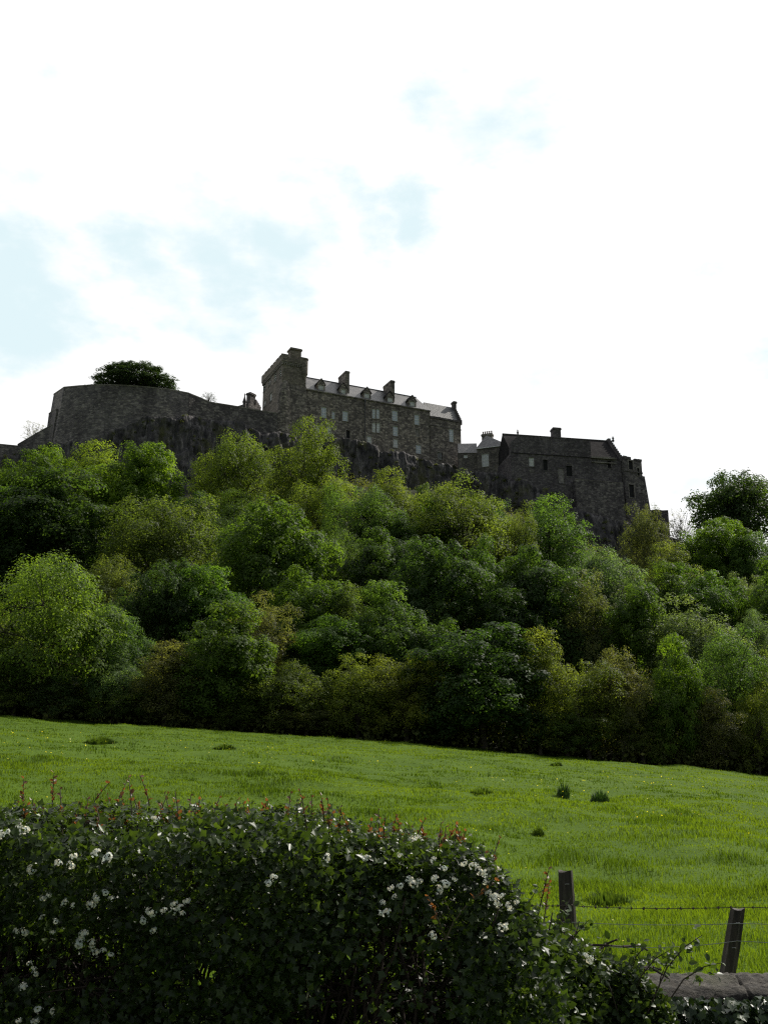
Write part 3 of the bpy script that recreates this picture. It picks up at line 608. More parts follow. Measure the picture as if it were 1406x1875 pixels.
rf = MB().add([HF.pt(rl, HZ + .03, -.2), HF.pt(rrg, HZ + .03, -.2), HF.pt(rrg, HZ + .03, 14.2), HF.pt(rl, HZ + .03, 14.2), HF.pt(rl, zrh, RDh), HF.pt(rrg, zrh, RDh)], [(0, 1, 5, 4), (2, 3, 4, 5), (1, 2, 5), (3, 0, 4), (0, 3, 2, 1)]).build('roof', 'slate_dark', hl)
rg = MB(); HF.box(rg, rl, rrg, zrh - .1, zrh + .2, RDh - .2, RDh + .2); rg.build('ridge', 'base', rf)
def skew(u0, u1, steps, m, name):
    mb = MB()
    for i in range(steps):
        for sgn in (-1, 1):
            t0 = i / steps; za = HZ + (zrh - HZ) * (1 - t0) + .55; d0, d1 = sorted((RDh + sgn * (RDh + .1) * t0, RDh + sgn * (RDh + .1) * (i + 1) / steps))
            HF.box(mb, u0, u1, HZ - .3 if i else HZ + .3, za, d0 + .001, d1)
    mb.build(name, m, hl)
uA, zA = HF.uz(948, 798, .0); uB, zB = HF.uz(1080, 805.5, .0); uE = HF.uz(1082, 820)[0]; zt_h = (zA + zB) / 2
up = MB(); HF.box(up, uA, uB, HZ + .004, zt_h, 0.0, 1.1); HF.box(up, uA - .1, uB + .12, zt_h + .003, zt_h + .22, -.1, 1.2)
up.hexa([HF.pt(.02, HZ + .004, 0), HF.pt(uA - .004, HZ + .004, 0), HF.pt(uA - .004, HZ + .004, 1.1), HF.pt(.02, HZ + .004, 1.1), HF.pt(.02, HZ + 2.9, 0), HF.pt(uA - .004, zt_h - .1, 0), HF.pt(uA - .004, zt_h - .1, 1.1), HF.pt(.02, HZ + 2.9, 1.1)])
up.build('upper_wall', 'hall', hl)
skew(HL - .397, HL + .35, 9, 'hall', 'crow_stepped_gable')
u, z1 = HF.uz(1017, 789, 2.); chimney(HF, u - 1.0, u + 1.05, 1.11, 3.1, HZ + 2, z1, rf, 0, 'hall', cap=.14)
for px, py, dd in ((947.2, 784.5, .5), (1121.3, 797.5, RDh)):
    u, z1 = HF.uz(px, py, dd); c = HF.pt(u, 0, dd); b = (zrh + .3) if dd > 1 else zt_h + .1; hh = z1 - b
    MB().lathe((c.x, c.y), [(.3, b - .3), (.34, b + .1 * hh), (.16, b + .25 * hh), (.36, b + .42 * hh), (.12, b + .55 * hh), (.26, b + .66 * hh), (.08, b + .76 * hh), (.03, b + hh)], 8).build('finial', 'hall', hl)
cn = MB(); a, z = HF.uz(1081, 833); b, _ = HF.uz(1126, 833); HF.box(cn, a, b, HZ - .1, HZ + .35, -.55, -.21); HF.box(cn, a + .1, b, HZ - 1.2, HZ - .95, -.3, -.004); cn.build('cornice', 'trim', hl)
# end bastion: battered, parapet with openings
u0 = HL + .353; u1t = HF.uz(1176, 850)[0]; u1b = HF.uz(1189, 920)[0]; ztop = HF.uz(1163, 843)[1]; zmid = HF.uz(1180, 868)[1]; zlow = ztop - 24
eb = thing('end_bastion', 'weathered battered bastion with square openings at the right end of the hall', 'castle tower', HF.pt((u0 + u1t) / 2, zlow, 5))
EF = Fac(HF.pt(u0, 0, -.7), HF.pt(u1b, 0, .9)); EL = EF.L; ut = EF.uz(1174.5, 855)[0]
ho = [EF.rect((1150.5, 843.5, 1158, 860)), EF.rect((1151.5, 887.5, 1160.5, 911)), EF.rect((1166, 857, 1170, 871)), EF.rect((1168, 888, 1173, 902))]; ho[0] = (ho[0][0], ho[0][1], ho[0][2], min(ho[0][3], ztop - .3))
EF.body(MB(), 0, ut, zlow, ztop, 9, ho).build('wall', 'base', eb)
for h_ in ho[:3]: opening(EF, h_, eb, 'opening', 'dark_void', 'trim', sur=.28)
opening(EF, ho[3], eb, 'blocked_window', 'boarded', 'base', d=.08)
for a_, b_, hh_ in ((.1, ut * .2, .85), (ut * .2 + .03, ut * .42, .74), (ut * .62, ut * .8, .5), (ut * .8 + .03, ut + .08, .56)):
    pr = MB(); EF.box(pr, a_, b_, ztop + .003, ztop + hh_, -.1, .6); pr.build('merlon', 'base', eb)
pr = MB(); EF.box(pr, -.05, ut + .1, ztop - 3.3, ztop - 3.0, -.18, -.004); pr.build('string_course', 'base', eb)
bt = MB(); zq = EF.uz(1180, 872)[1]
bt.hexa([EF.pt(ut - .4, zlow, -.6), EF.pt(ut + 2.6, zlow, -.6), EF.pt(ut + 2.6, zlow, 9), EF.pt(ut - .4, zlow, 9), EF.pt(ut - .3, zq, .1), EF.pt(ut + .75, zq, .1), EF.pt(ut + .75, zq, 8), EF.pt(ut - .3, zq, 8)])
bt.build('buttress', 'base', eb)
# retaining wall under the hall
bent_wall('retaining_wall', 'rough jointed retaining wall below the openings of the hall', [(1052, 876, 246.5), (1090, 880, 247), (1140, 884, 248)], 'base', 19, 2, .12, 1.2)
hb_ = bent_wall('ruined_wall', 'square topped dark wall stub behind the brown tree right of the bastion', [(1178, 936, 262), (1200, 932.5, 262), (1212, 934.5, 262), (1222.5, 934, 262)], 'hall', 20, 3, .3, 0)
bent_wall('terrace_wall', 'low dark terrace wall under the sparse twiggy tree on the skyline', [(1224, 996.5, 261), (1250, 998, 261), (1285, 999.5, 261)], 'hall', 9, 2, .2, 0)

# --- the crag
cl = [(-60, 850, 231), (20, 838, 232), (90, 812, 232), (130, 812, 231), (180, 804, 229.5), (225, 780, 229.5), (260, 765, 230), (325, 764, 231.5), (349, 762, 234.5), (372, 766, 236.5), (420, 772, 238.5), (480, 790, 241), (530, 800, 243.5), (575, 799, 246), (615, 801, 246.5),
      (650, 806, 247.5), (668, 812, 248.5), (695, 822, 250), (740, 832, 252.5), (775, 842, 254.5), (805, 851, 255.5), (838, 858, 256.5), (872, 866, 254), (930, 874, 247.5), (960, 884, 243.5), (1010, 897, 243), (1060, 938, 244.5), (1110, 952, 246.5), (1160, 962, 248.5), (1196, 975, 250), (1225, 985, 255), (1290, 1010, 258)]
P = np.array([tuple(at(*q)) for q in cl]); seg = np.r_[0, np.cumsum(np.linalg.norm(np.diff(P[:, :2], axis=0), axis=1))]
s = np.arange(0, seg[-1], .28); px_ = np.interp(s, seg, P[:, 0]); py_ = np.interp(s, seg, P[:, 1]); pz_ = np.interp(s, seg, P[:, 2])
pz_ = pz_ + (fbm(s, s * 0, .35, 4) - .5) * 3.2
tx = np.gradient(px_, s); ty = np.gradient(py_, s); tl = np.hypot(tx, ty); nx_, ny_ = ty / tl, -tx / tl          # outwards, to the viewer
k = np.ones(15) / 15; nx_ = np.convolve(np.pad(nx_, 7, 'edge'), k, 'valid'); ny_ = np.convolve(np.pad(ny_, 7, 'edge'), k, 'valid')
rows = np.r_[np.array([-6., -2.5]), np.arange(0, 31, .5)]
V = []
for r in rows:
    if r < 0: V.append(np.stack([px_ + nx_ * (r * .9 - 0), py_ + ny_ * (r * .9), pz_ + .15 + (fbm(s, s * 0 + r, .8, 3) - .5) * .5], -1)); continue
    colm = np.abs(vn(s + .6 * vn(s, s * 0 + r, .3), s * 0 + r * .05, .55) - .5) * 2                        # column joints
    big = fbm(s, s * 0 + r * .10, .14, 4) - .5; med = fbm(s + 40, s * 0 + r * .25, .5, 4) - .5; ledge = np.floor((r + 4 * vn(s, s * 0, .2)) / 5.5) * .45
    cid = np.floor(s / 1.7 + 1.6 * vn(s, s * 0 + 3, .25)).astype(int); sid = np.floor((r + 9 * PERM[cid & 255, 7]) / (2.5 + 3.5 * PERM[cid & 255, 9])).astype(int)
    c2 = np.floor(s / .62 + .9 * vn(s, s * 0 + 8, .6)).astype(int); s2_ = np.floor((r + 5 * PERM[c2 & 255, 17]) / 1.7).astype(int)
    big = big + (PERM[cid & 255, (sid + 40) & 255] - .5) * .38; med = med + (PERM[c2 & 255, (s2_ + 90) & 255] - .5) * .36
    off = .3 + r * .07 + big * 2.8 * min(1, r / 3) + med * 1.5 + (1 - colm ** .5) * 1.1 * min(1, .3 + r / 4) + ledge * .6
    V.append(np.stack([px_ + nx_ * off, py_ + ny_ * off, pz_ - r], -1))
V = np.array(V); CRAG = V; nr_, nc = V.shape[:2]; i = np.arange(nr_ - 1)[:, None] * nc + np.arange(nc - 1)[None]
f = np.stack([i, i + nc, i + nc + 1, i + 1], -1).reshape(-1, 4)
tag(link('crag', mesh_np('crag', V.reshape(-1, 3), f, 'crag')), 'dark columnar rock crag under the castle walls', 'cliff', kind='structure')

# ------------------------------------------------------------------ trees
def leaf_cloud(seed, centres, radii, dens, lsize, nsub=14, flat_=.75, up=.55, outw=.55, sub=.36, droop=0.0):
    """leaves on small lumps that sit on bigger lumps: positions, normals, variation, all in unit-tree space"""
    rng = np.random.default_rng(seed); Pn, Nn, Vn, Sz = [], [], [], []
    for c, rc in zip(centres, radii):
        cv = rng.normal(0, .15); ns = max(5, int(nsub * rng.uniform(.75, 1.25)))
        oc = unit(c - np.array([0, 0, .42])); d = unit(rng.normal(size=(ns, 3)) + np.array([0, 0, .35]) + oc * .5); sc = c + d * rc * rng.uniform(.6, 1.0, (ns, 1)) * [1, 1, flat_]
        for q in range(ns):
            rs = rc * sub * rng.uniform(.7, 1.35); n = max(6, int(dens * rs * rs)); sv_ = rng.normal(0, .08)
            dd = unit(rng.normal(size=(n, 3)) + [0, 0, .45] + oc * .35); rr = rng.random((n, 1)) ** .30
            p = sc[q] + dd * rr * rs * [1, 1, .8]; p[:, 2] -= droop * (1 - rr[:, 0]) * rs
            Pn.append(p); Nn.append(unit(unit(p - c) * outw + dd * .7 + np.array([0, 0, up]) + rng.normal(size=(n, 3)) * .27))
            Vn.append(np.clip(.5 + cv + sv_ + rng.normal(0, .11, n), 0, 1)); Sz.append(lsize * rng.uniform(.65, 1.3, n))
    return np.concatenate(Pn), np.concatenate(Nn), np.concatenate(Vn), np.concatenate(Sz), rng
def make_tree(seed, kind):
    """unit tree: height 1, crown about 1 wide. Returns (crown mesh, trunk mesh)"""
    rng = np.random.default_rng(seed)
    K = dict(dense=dict(n=56, rc=(.12, .2), dens=13500, ls=.0215, lo=-.95), airy=dict(n=64, rc=(.09, .17), dens=9500, ls=.0165, lo=-.95),
             thin=dict(n=30, rc=(.08, .15), dens=2300, ls=.019, lo=-.4), dome=dict(n=110, rc=(.10, .14), dens=16000, ls=.02, lo=-.2), lone=dict(n=84, rc=(.10, .17), dens=6800, ls=.022, lo=-.35))[kind]
    cz_, rz_ = {'dome': (.28, .66), 'lone': (.55, .43)}.get(kind, (.5, .49)); rx_ = .43
    i = np.arange(K['n']) + .5; ph = i * 2.399963 + rng.uniform(0, 6); zz = 1 - (1 - K['lo']) * i / K['n']; rr = np.sqrt(np.clip(1 - zz * zz, 0, 1))
    d = np.stack([rr * np.cos(ph), rr * np.sin(ph), zz], -1) + rng.normal(0, .12, (K['n'], 3)); d = unit(d); low = d[:, 2] < 0; hz = np.hypot(d[:, 0], d[:, 1]); d[low, :2] *= (np.maximum(hz, .82) / np.maximum(hz, .05))[low, None]
    lump = .79 + .5 * (fbm(ph * 1.3 + seed, zz * 2 + seed, .9, 2) - .5) + rng.uniform(-.17, .12, K['n'])
    if kind == 'dome': lump = rng.uniform(.86, .96, K['n'])
    c = d * lump[:, None] * [rx_, rx_, rz_] + [0, 0, cz_]; rc = rng.uniform(*K['rc'], K['n'])
    if kind in ('dense', 'airy'):                       # two or three heads of different height instead of one ball
        nh = rng.integers(2, 4); ha = rng.uniform(0, 6.28) + np.arange(nh) * 6.283 / nh; which = np.argmax(np.cos(np.arctan2(c[:, 1], c[:, 0])[:, None] - ha[None]), 1)
        hs = rng.uniform(.62, 1.0, nh); hs[rng.integers(nh)] = 1.0; hr2 = rng.uniform(.8, 1.12, nh); k9 = np.clip((c[:, 2] - .25) / .5, 0, 1)
        c[:, 2] *= 1 - (1 - hs[which]) * k9; c[:, :2] *= hr2[which][:, None]; c[:, 0] += np.cos(ha[which]) * .05 * k9; c[:, 1] += np.sin(ha[which]) * .05 * k9
    n2 = K['n'] // 3; d2 = unit(rng.normal(size=(n2, 3))); c2 = d2 * rng.uniform(.2, .5, (n2, 1)) * [rx_, rx_, rz_] + [0, 0, cz_ + .05]
    ca = np.concatenate([c, c2]); ra = np.concatenate([rc, rng.uniform(.12, .17, n2)])
    p, nr, v, sz, rg_ = leaf_cloud(seed + 1, ca, ra, K['dens'], K['ls'], nsub=12 if kind != 'thin' else 9, up=.4 if kind != 'thin' else .3, sub=.36 if kind in ('dense', 'dome') else .40)
    k_ = p[:, 2] > .02; p, nr, v, sz = p[k_], nr[k_], v[k_], sz[k_]
    vv, ff = scatter(*KITE, p, frames(nr, rg_), sz)
    cm = mesh_np(kind + '_crown', vv, ff, 'leaf', v)
    mb = MB(); top = .62 if kind != 'dome' else .5
    bend = rng.normal(0, .02, 2); spine = [Vector((bend[0] * math.sin(t * 3), bend[1] * math.sin(t * 2.3), t * top)) for t in np.linspace(-.05, 1, 7)]
    mb.tube(spine, [.026, .022, .019, .017, .014, .011, .006], 8)
    for j in rng.choice(len(ca), min(len(ca), 40 if kind in ('thin', 'airy', 'lone') else 18), replace=False):
        e = Vector(ca[j]); t = rng.uniform(.35, .9); st = spine[min(6, int(t * 6))]; r0 = .011 * (1.2 - t)
        if e.z < st.z - .05: st = spine[2]
        mid = st.lerp(e, .5) + Vector((0, 0, .05 + .03 * rng.random())); mb.tube([st, mid, e], [r0, r0 * .6, .0022], 5, False)
        for _ in range(5 if kind in ('thin', 'airy', 'lone') else 2):
            e2_ = e + Vector(rng.normal(0, 1, 3)) * .07; mb.tube([mid.lerp(e, .5), e2_], [.003, .0012], 3, False)
    tm = bpy.data.meshes.new(kind + '_trunk'); tm.from_pydata(mb.v, [], mb.f); tm.materials.append(M['bark']); tm.update()
    return cm, tm
ARCH = {'dense': [make_tree(100 + i, 'dense') for i in range(5)], 'airy': [make_tree(200 + i, 'airy') for i in range(5)], 'thin': [make_tree(300 + i, 'thin') for i in range(2)], 'dome': [make_tree(400, 'dome')], 'lone': [make_tree(500, 'lone')]}
COL = dict(G=(.060, .106, .018), B=(.086, .146, .020), D=(.036, .068, .017), Y=(.092, .132, .024), O=(.084, .114, .028), N=(.092, .102, .040), P=(.085, .125, .055), M=(.062, .105, .026), K=(.022, .040, .016), L=(.034, .062, .018), H=(.112, .142, .027))  # H is Y brightened, so crowns at the field edge look sunlit
# (px of the crown's middle, py of its top, crown width px, crown height px, build, colour, label)
TREES = [
 (55, 822, 120, 170, 'dense', 'B', 'bright green tree at the upper left under the low dark wall'),
 (165, 806, 160, 190, 'airy', 'Y', 'yellow green airy tree rising in front of the middle of the bastion'),
 (245, 822, 150, 190, 'dense', 'B', 'lush bright green tree under the right part of the bastion, beside the bare crag'),
 (75, 888, 235, 210, 'dense', 'D', 'broad dark green tree at left, in the row just below the brightest upper left trees'),
 (295, 900, 190, 230, 'airy', 'O', 'olive brown airy tree directly below the lush bright tree under the bastion'),
 (355, 903, 70, 120, 'dense', 'D', 'small dark green tree tucked at the foot of the bare crag'),
 (428, 786, 140, 190, 'airy', 'Y', 'yellow green tree covering the crag below the curtain wall'),
 (553, 790, 145, 230, 'airy', 'Y', 'tall yellow green tree rising in front of the foot of the battlemented tower'),
 (592, 880, 120, 160, 'airy', 'Y', 'yellowish tree right below the tall one at the foot of the tower'),
 (425, 895, 130, 170, 'airy', 'M', 'mid green tree between the yellow tree by the curtain wall and the big dark dome'),
 (497, 936, 170, 250, 'dense', 'G', 'big round dark dome of a tree with brightly lit top edge, below the tower'),
 (85, 1016, 215, 330, 'airy', 'Y', 'large yellow olive tree filling the left side halfway down the slope'),
 (190, 1012, 105, 170, 'airy', 'O', 'small olive tree on the right shoulder of the large yellow olive tree'),
 (282, 1035, 120, 200, 'dense', 'D', 'dark green tree in the shaded gap under the olive brown airy tree'),
 (378, 1046, 140, 190, 'dense', 'G', 'green tree with bright right edge between the dark gap and the brown budding tree'),
 (398, 1122, 165, 260, 'dense', 'G', 'tall dense green tree at the centre of the left half, its crown reaching far down'),
 (468, 1098, 120, 190, 'airy', 'N', 'brown budding tree squeezed right of the tall dense green tree'),
 (528, 1135, 70, 120, 'airy', 'M', 'small light green tree just right of the brown budding tree'),
 (568, 1052, 145, 180, 'dense', 'G', 'rounded green tree right under the bright edge of the big dark dome'),
 (655, 1075, 100, 170, 'airy', 'O', 'olive tree between the rounded green tree and the tall green one to its right'),
 (622, 1132, 150, 150, 'dense', 'G', 'low wide glossy green tree in the middle, above the golden tree at the field edge'),
 (205, 1106, 130, 190, 'airy', 'M', 'medium green tree at the lower right of the large yellow olive tree'),
 (205, 1184, 95, 150, 'airy', 'P', 'small pale green tree low on the left slope'),
 (92, 1238, 130, 110, 'airy', 'P', 'low pale green bushy tree near the field at the far left'),
 (20, 1180, 150, 180, 'airy', 'O', 'dim olive tree cut by the left edge just above the field'),
 (300, 1180, 150, 180, 'airy', 'N', 'brownish thin leaved tree left of the tall dense green tree, near the field'),
 (215, 1262, 120, 90, 'airy', 'O', 'low dull olive shrubby tree at the field edge under the small pale green one'),
 (530, 1205, 130, 180, 'airy', 'O', 'dull brown olive tree at the field edge left of the golden tree'),
 (585, 1196, 60, 100, 'dense', 'G', 'small dark green tree peeping between the dull olive and golden trees'),
 (655, 1206, 135, 165, 'airy', 'H', 'left crown of the golden pair at the middle of the field edge'),
 (745, 1198, 150, 180, 'airy', 'H', 'golden yellow green tree at the middle of the field edge'),
 (718, 856, 115, 180, 'airy', 'O', 'airy tree against the crag below the middle of the long range'),
 (655, 890, 120, 190, 'airy', 'M', 'mid green tree left of the airy one against the crag'),
 (615, 968, 100, 160, 'airy', 'M', 'soft feathery green tree right of the big dark dome'),
 (640, 1015, 80, 120, 'airy', 'Y', 'narrow yellowish tree below the soft feathery green one'),
 (705, 972, 135, 200, 'dense', 'D', 'deep green tree in the centre of the slope right of the feathery one'),
 (722, 1080, 140, 200, 'dense', 'M', 'tall mid green tree standing above the golden yellow green tree'),
 (848, 888, 165, 210, 'airy', 'O', 'broad olive brown dome under the right end of the long range'),
 (778, 900, 70, 130, 'dense', 'M', 'small fresh green tree at the left flank of the broad olive brown dome'),
 (1008, 906, 160, 190, 'airy', 'M', 'fresh green airy tree in front of the hall'),
 (945, 930, 80, 170, 'airy', 'O', 'narrow olive tree between the brown dome and the fresh green tree at the hall'),
 (805, 1000, 150, 220, 'dense', 'D', 'dark green tree directly below the broad olive brown dome'),
 (902, 1003, 85, 200, 'dense', 'G', 'slim upright green tree in the centre right of the slope'),
 (995, 1008, 145, 230, 'dense', 'D', 'very dark dense tree below the fresh green tree at the hall'),
 (1110, 995, 130, 190, 'airy', 'P', 'light green airy tree at the foot of the crag under the end bastion'),
 (1078, 1065, 110, 210, 'airy', 'N', 'brownish airy tree right beside the very dark dense tree'),
 (1212, 1043, 105, 150, 'dense', 'G', 'pointed green tree below the brown trees near the ruined wall'),
 (1190, 929, 75, 190, 'airy', 'N', 'upright brown tree in front of the ruined wall stub'),
 (1250, 938, 62, 110, 'thin', 'N', 'sparse twiggy brown tree standing against the sky right of the ruined wall'),
 (1225, 1000, 115, 140, 'airy', 'O', 'olive tree below the sparse twiggy one and the terrace wall'),
 (1320, 955, 110, 150, 'dense', 'B', 'bright green tree just below the lone skyline tree'),
 (1368, 980, 90, 130, 'dense', 'M', 'mid green tree under the right half of the lone skyline tree'),
 (1296, 1040, 115, 160, 'dense', 'G', 'pyramidal green tree on the right below the bright green skyline neighbour'),
 (1392, 1050, 85, 140, 'airy', 'P', 'pale grey green tree at the right edge halfway down the slope'),
 (1390, 1112, 80, 150, 'airy', 'P', 'second pale grey green tree at the right edge, directly below the upper pale one'),
 (1285, 1107, 170, 210, 'airy', 'P', 'wide light green tree in the lower right with open leafy branches'),
 (1165, 1075, 120, 220, 'dense', 'G', 'green tree left of the wide light green one in the lower right'),
 (1355, 1158, 130, 230, 'airy', 'M', 'tall open green tree in the lower right, right of the bright slim one'),
 (1240, 1180, 100, 220, 'dense', 'B', 'bright slim green tree in the lower right in front of the wide light one'),
 (888, 1156, 215, 250, 'dense', 'D', 'massive dark green tree at the field edge right of the golden tree'),
 (990, 1158, 125, 235, 'airy', 'H', 'yellow olive tree at the right shoulder of the massive dark tree'),
 (1080, 1205, 140, 210, 'airy', 'H', 'yellow green tree at the field edge, right of the yellow olive one'),
 (1145, 1180, 110, 230, 'airy', 'N', 'brown thin leaved tree behind the yellow green tree at the field edge'),
 (1180, 1285, 110, 130, 'airy', 'O', 'low olive tree at the field edge under the brown thin leaved tree'),
 (1040, 1300, 130, 105, 'airy', 'M', 'low dim green bushy tree at the field edge beside the massive dark tree'),
 (1310, 1265, 120, 160, 'airy', 'N', 'dark brown bushy tree at the field edge in the lower right'),
 (1392, 1255, 95, 180, 'airy', 'H', 'yellow olive tree cut by the right edge just above the field'),
 (1075, 1160, 80, 120, 'dense', 'M', 'small green tree above the yellow green tree at the field edge'),
 (800, 1150, 110, 150, 'dense', 'G', 'green tree filling the gap between the golden and the massive dark trees'),
 (940, 1085, 110, 170, 'dense', 'D', 'shaded green tree right above the massive dark tree'),
 (560, 1290, 120, 80, 'airy', 'N', 'low brown scrubby tree at the field edge left of the golden pair'),
 (440, 1275, 110, 85, 'airy', 'O', 'low dull tree at the field edge under the tall dense green tree'),
 (775, 925, 110, 150, 'dense', 'G', 'green tree in the dip left below the broad olive brown dome'),
 (905, 925, 90, 140, 'airy', 'M', 'small green tree under the left end of the hall, in the dip of the treeline'),
 (700, 930, 110, 150, 'dense', 'M', 'bushy green tree low against the crag under the airy tree below the long range'),
 (-60, 900, 170, 200, 'dense', 'G', None), (-80, 1050, 190, 260, 'airy', 'O', None), (1470, 1030, 130, 200, 'dense', 'G', None), (1480, 1180, 150, 220, 'airy', 'O', None), (1500, 1290, 150, 170, 'airy', 'Y', None)]
trng = random.Random(77); cnt = {}
LOC = {}
def plant(px, py, w, h, build, colk, label, Y=None, group='trees on the castle slope', name='tree', zoff=0):
    base_py = py + h
    b = hit_hill(px, base_py) if Y is None else at(px, base_py, Y)
    dist = (b - Vector((0, 0, EYE))).length; d = ray(px, py + h * .45); sc_ = b.y / d[1] / FPX       # metres per photo pixel at the crown
    i = cnt.get(build, 0); cnt[build] = i + 1; cm, tm = ARCH[build][i % len(ARCH[build])]
    top = at(px, py, b.y); hm = (top.z - b.z) * (1.07 if Y is None else 1.0); wm = w * sc_ * (1.28 if Y is None else 1.06)
    t = thing(name, label, 'tree', (b.x, b.y, b.z - .2 + zoff), group)
    t.scale = (wm, wm * trng.uniform(.9, 1.1), hm); t.rotation_euler = (0, 0, trng.uniform(0, 6.28))
    cr = link('crown', cm, t); c0 = COL[colk]; e = trng.uniform(.88, 1.14); g_ = trng.uniform(.93, 1.07)
    cr.color = (c0[0] * e * g_, c0[1] * e, c0[2] * e, 1); link('trunk', tm, t)
    return t
for q in TREES:
    if q[6]: plant(*q)
    else: plant(*q[:6], 'tree of the castle slope standing beyond the edge of the view')
plant(245, 668, 150, 64, 'dome', 'K', 'dark rounded evergreen standing on top of the bastion', Y=240, group='trees on the skyline', name='evergreen_tree')
plant(1364, 866, 185, 190, 'lone', 'L', 'large lone dark tree on the skyline at the far right with sky showing through', Y=232, group='trees on the skyline')
plant(60, 769, 52, 60, 'thin', 'N', 'bare twiggy shrub against the sky behind the sloping wall', Y=246, group='shrubs on the skyline', name='shrub')
plant(381, 715, 34, 30, 'thin', 'K', 'small dark shrub on the skyline between bastion and curtain wall', Y=243, group='shrubs on the skyline', name='shrub')

# scrub between and under the trees: a mass nobody could count
rs = np.random.default_rng(9); n = 1900
a = rs.uniform(-.5, .5, n); y = YE + (235 - YE) * rs.random(n) ** 1.3; y[:420] = rs.uniform(YE + .5, YE + 7, 420); y[420:820] = rs.uniform(205, 233, 400); x = a * y; zc_ = z_hill(x, y)
rad = rs.uniform(.8, 2.0, n); rad[:420] = rs.uniform(.6, 2.1, 420); rad[420:820] = rs.uniform(1.2, 3.0, 400)
Pn, Nn, Vn = [], [], []
for i in range(n):
    m_ = 55; d = unit(rs.normal(size=(m_, 3)) + [0, 0, .4]); p = np.array([x[i], y[i], zc_[i] + rad[i] * .3]) + d * rad[i] * rs.random((m_, 1)) ** .4 * [1.2, 1.2, .9]
    Pn.append(p); Nn.append(unit(d * .6 + rs.normal(size=(m_, 3)) * .5 + [0, 0, .3])); Vn.append(np.clip(rs.normal(.5, .12) + rs.normal(0, .15, m_), 0, 1))
p = np.concatenate(Pn); vv, ff = scatter(*KITE, p, frames(np.concatenate(Nn), rs), rs.uniform(.22, .5, len(p)))
tag(link('undergrowth', mesh_np('undergrowth', vv, ff, 'scrub', np.concatenate(Vn))), 'dark leafy scrub growing between the trees of the slope', 'undergrowth', kind='stuff')

# ------------------------------------------------------------------ grass of the field
rg = np.random.default_rng(21)
def blades(n, y0, y1, pw):
    u = rg.random(n); y = (y0 ** pw + (y1 ** pw - y0 ** pw) * u) ** (1 / pw); x = rg.uniform(-1, 1, n) * (.46 * y + 3.5)
    return x, y
parts = [blades(240000, 7.2, 18, 1.1), blades(155000, 18, 40, 1.0), blades(130000, 40, 93, 1.0)]
x = np.concatenate([p[0] for p in parts]); y = np.concatenate([p[1] for p in parts]); z = z_field(x, y)
tuft = fbm(x, y, .9, 3); patch = fbm(x + 90, y, .13, 3)
h = (.030 + .085 * np.clip(tuft - .40, 0, 1) ** 1.15 * 2.6) * rg.uniform(.6, 1.4, len(x)) * (.7 + .6 * patch) * np.where(y > 40, .9, 1)
h *= 1 + .7 * np.clip((fbm(x + 11, y * .62, .85, 3) - .56) * 7, 0, 1) * np.clip((fbm(x + 70, y, .2, 2) - .3) * 4, 0, 1)
wd = np.clip(.0007 * y, .006, .042) * rg.uniform(.7, 1.3, len(x))
an = rg.uniform(0, 6.283, len(x)); lean = rg.uniform(.1, .75, len(x)) * h; la = rg.uniform(0, 6.283, len(x))
dx, dy = np.cos(an) * wd * .5, np.sin(an) * wd * .5; lx, ly = np.cos(la) * lean, np.sin(la) * lean
b0 = np.stack([x - dx, y - dy, z - .02], -1); b1 = np.stack([x + dx, y + dy, z - .02], -1)
m0 = np.stack([x - dx * .75 + lx * .35, y - dy * .75 + ly * .35, z + h * .6], -1); m1 = np.stack([x + dx * .75 + lx * .35, y + dy * .75 + ly * .35, z + h * .6], -1)
t0 = np.stack([x - dx * .12 + lx, y - dy * .12 + ly, z + h], -1); t1 = np.stack([x + dx * .12 + lx, y + dy * .12 + ly, z + h], -1)
vv = np.stack([b0, b1, m1, m0, t1, t0], 1).reshape(-1, 3); bi = (np.arange(len(x)) * 6)[:, None]
ff = np.concatenate([bi + [0, 1, 2, 3], bi + [3, 2, 4, 5]], 0)
tu2 = fbm(x + 31, y * .8, .33, 3); hol = np.clip((fbm(x + 11, y * .62, .85, 3) - .56) * 7, 0, 1) * np.clip((fbm(x + 70, y, .2, 2) - .3) * 4, 0, 1); va = np.clip(.47 + (patch - .5) * .8 + (tu2 - .5) * .8 - (tuft - .5) * .5 - .36 * hol + rg.normal(0, .16, len(x)), 0, 1)
tag(link('grass', mesh_np('grass', vv, ff, 'grass', np.r_[va, va])), 'bright green pasture grass covering the sloping field', 'grass', kind='stuff')
def blade_clump(rngc, n, r, hh, w, mt):
    V_, F_, va_ = [], [], []
    for i in range(n):
        a = rngc.uniform(0, 6.283); q = r * math.sqrt(rngc.random()); bx, by = q * math.cos(a), q * math.sin(a); hq = hh * rngc.uniform(.5, 1.1) * (1 - .75 * (q / r) ** 2); o = rngc.uniform(.1, .5) * hq
        px_, py_ = math.cos(a + 1.57) * w, math.sin(a + 1.57) * w; ox, oy = math.cos(a) * o, math.sin(a) * o; k = len(V_)
        V_ += [(bx - px_, by - py_, -.05), (bx + px_, by + py_, -.05), (bx + ox * .4 + px_ * .7, by + oy * .4 + py_ * .7, hq * .6), (bx + ox * .4 - px_ * .7, by + oy * .4 - py_ * .7, hq * .6), (bx + ox + px_ * .1, by + oy + py_ * .1, hq), (bx + ox - px_ * .1, by + oy - py_ * .1, hq)]
        F_ += [(k, k + 1, k + 2, k + 3), (k + 3, k + 2, k + 4, k + 5)]; v_ = float(np.clip(rngc.gauss(.5, .18), 0, 1)); va_ += [v_, v_]
    return mesh_np('clump', np.array(V_), np.array(F_), mt, np.array(va_))
crng = random.Random(4)
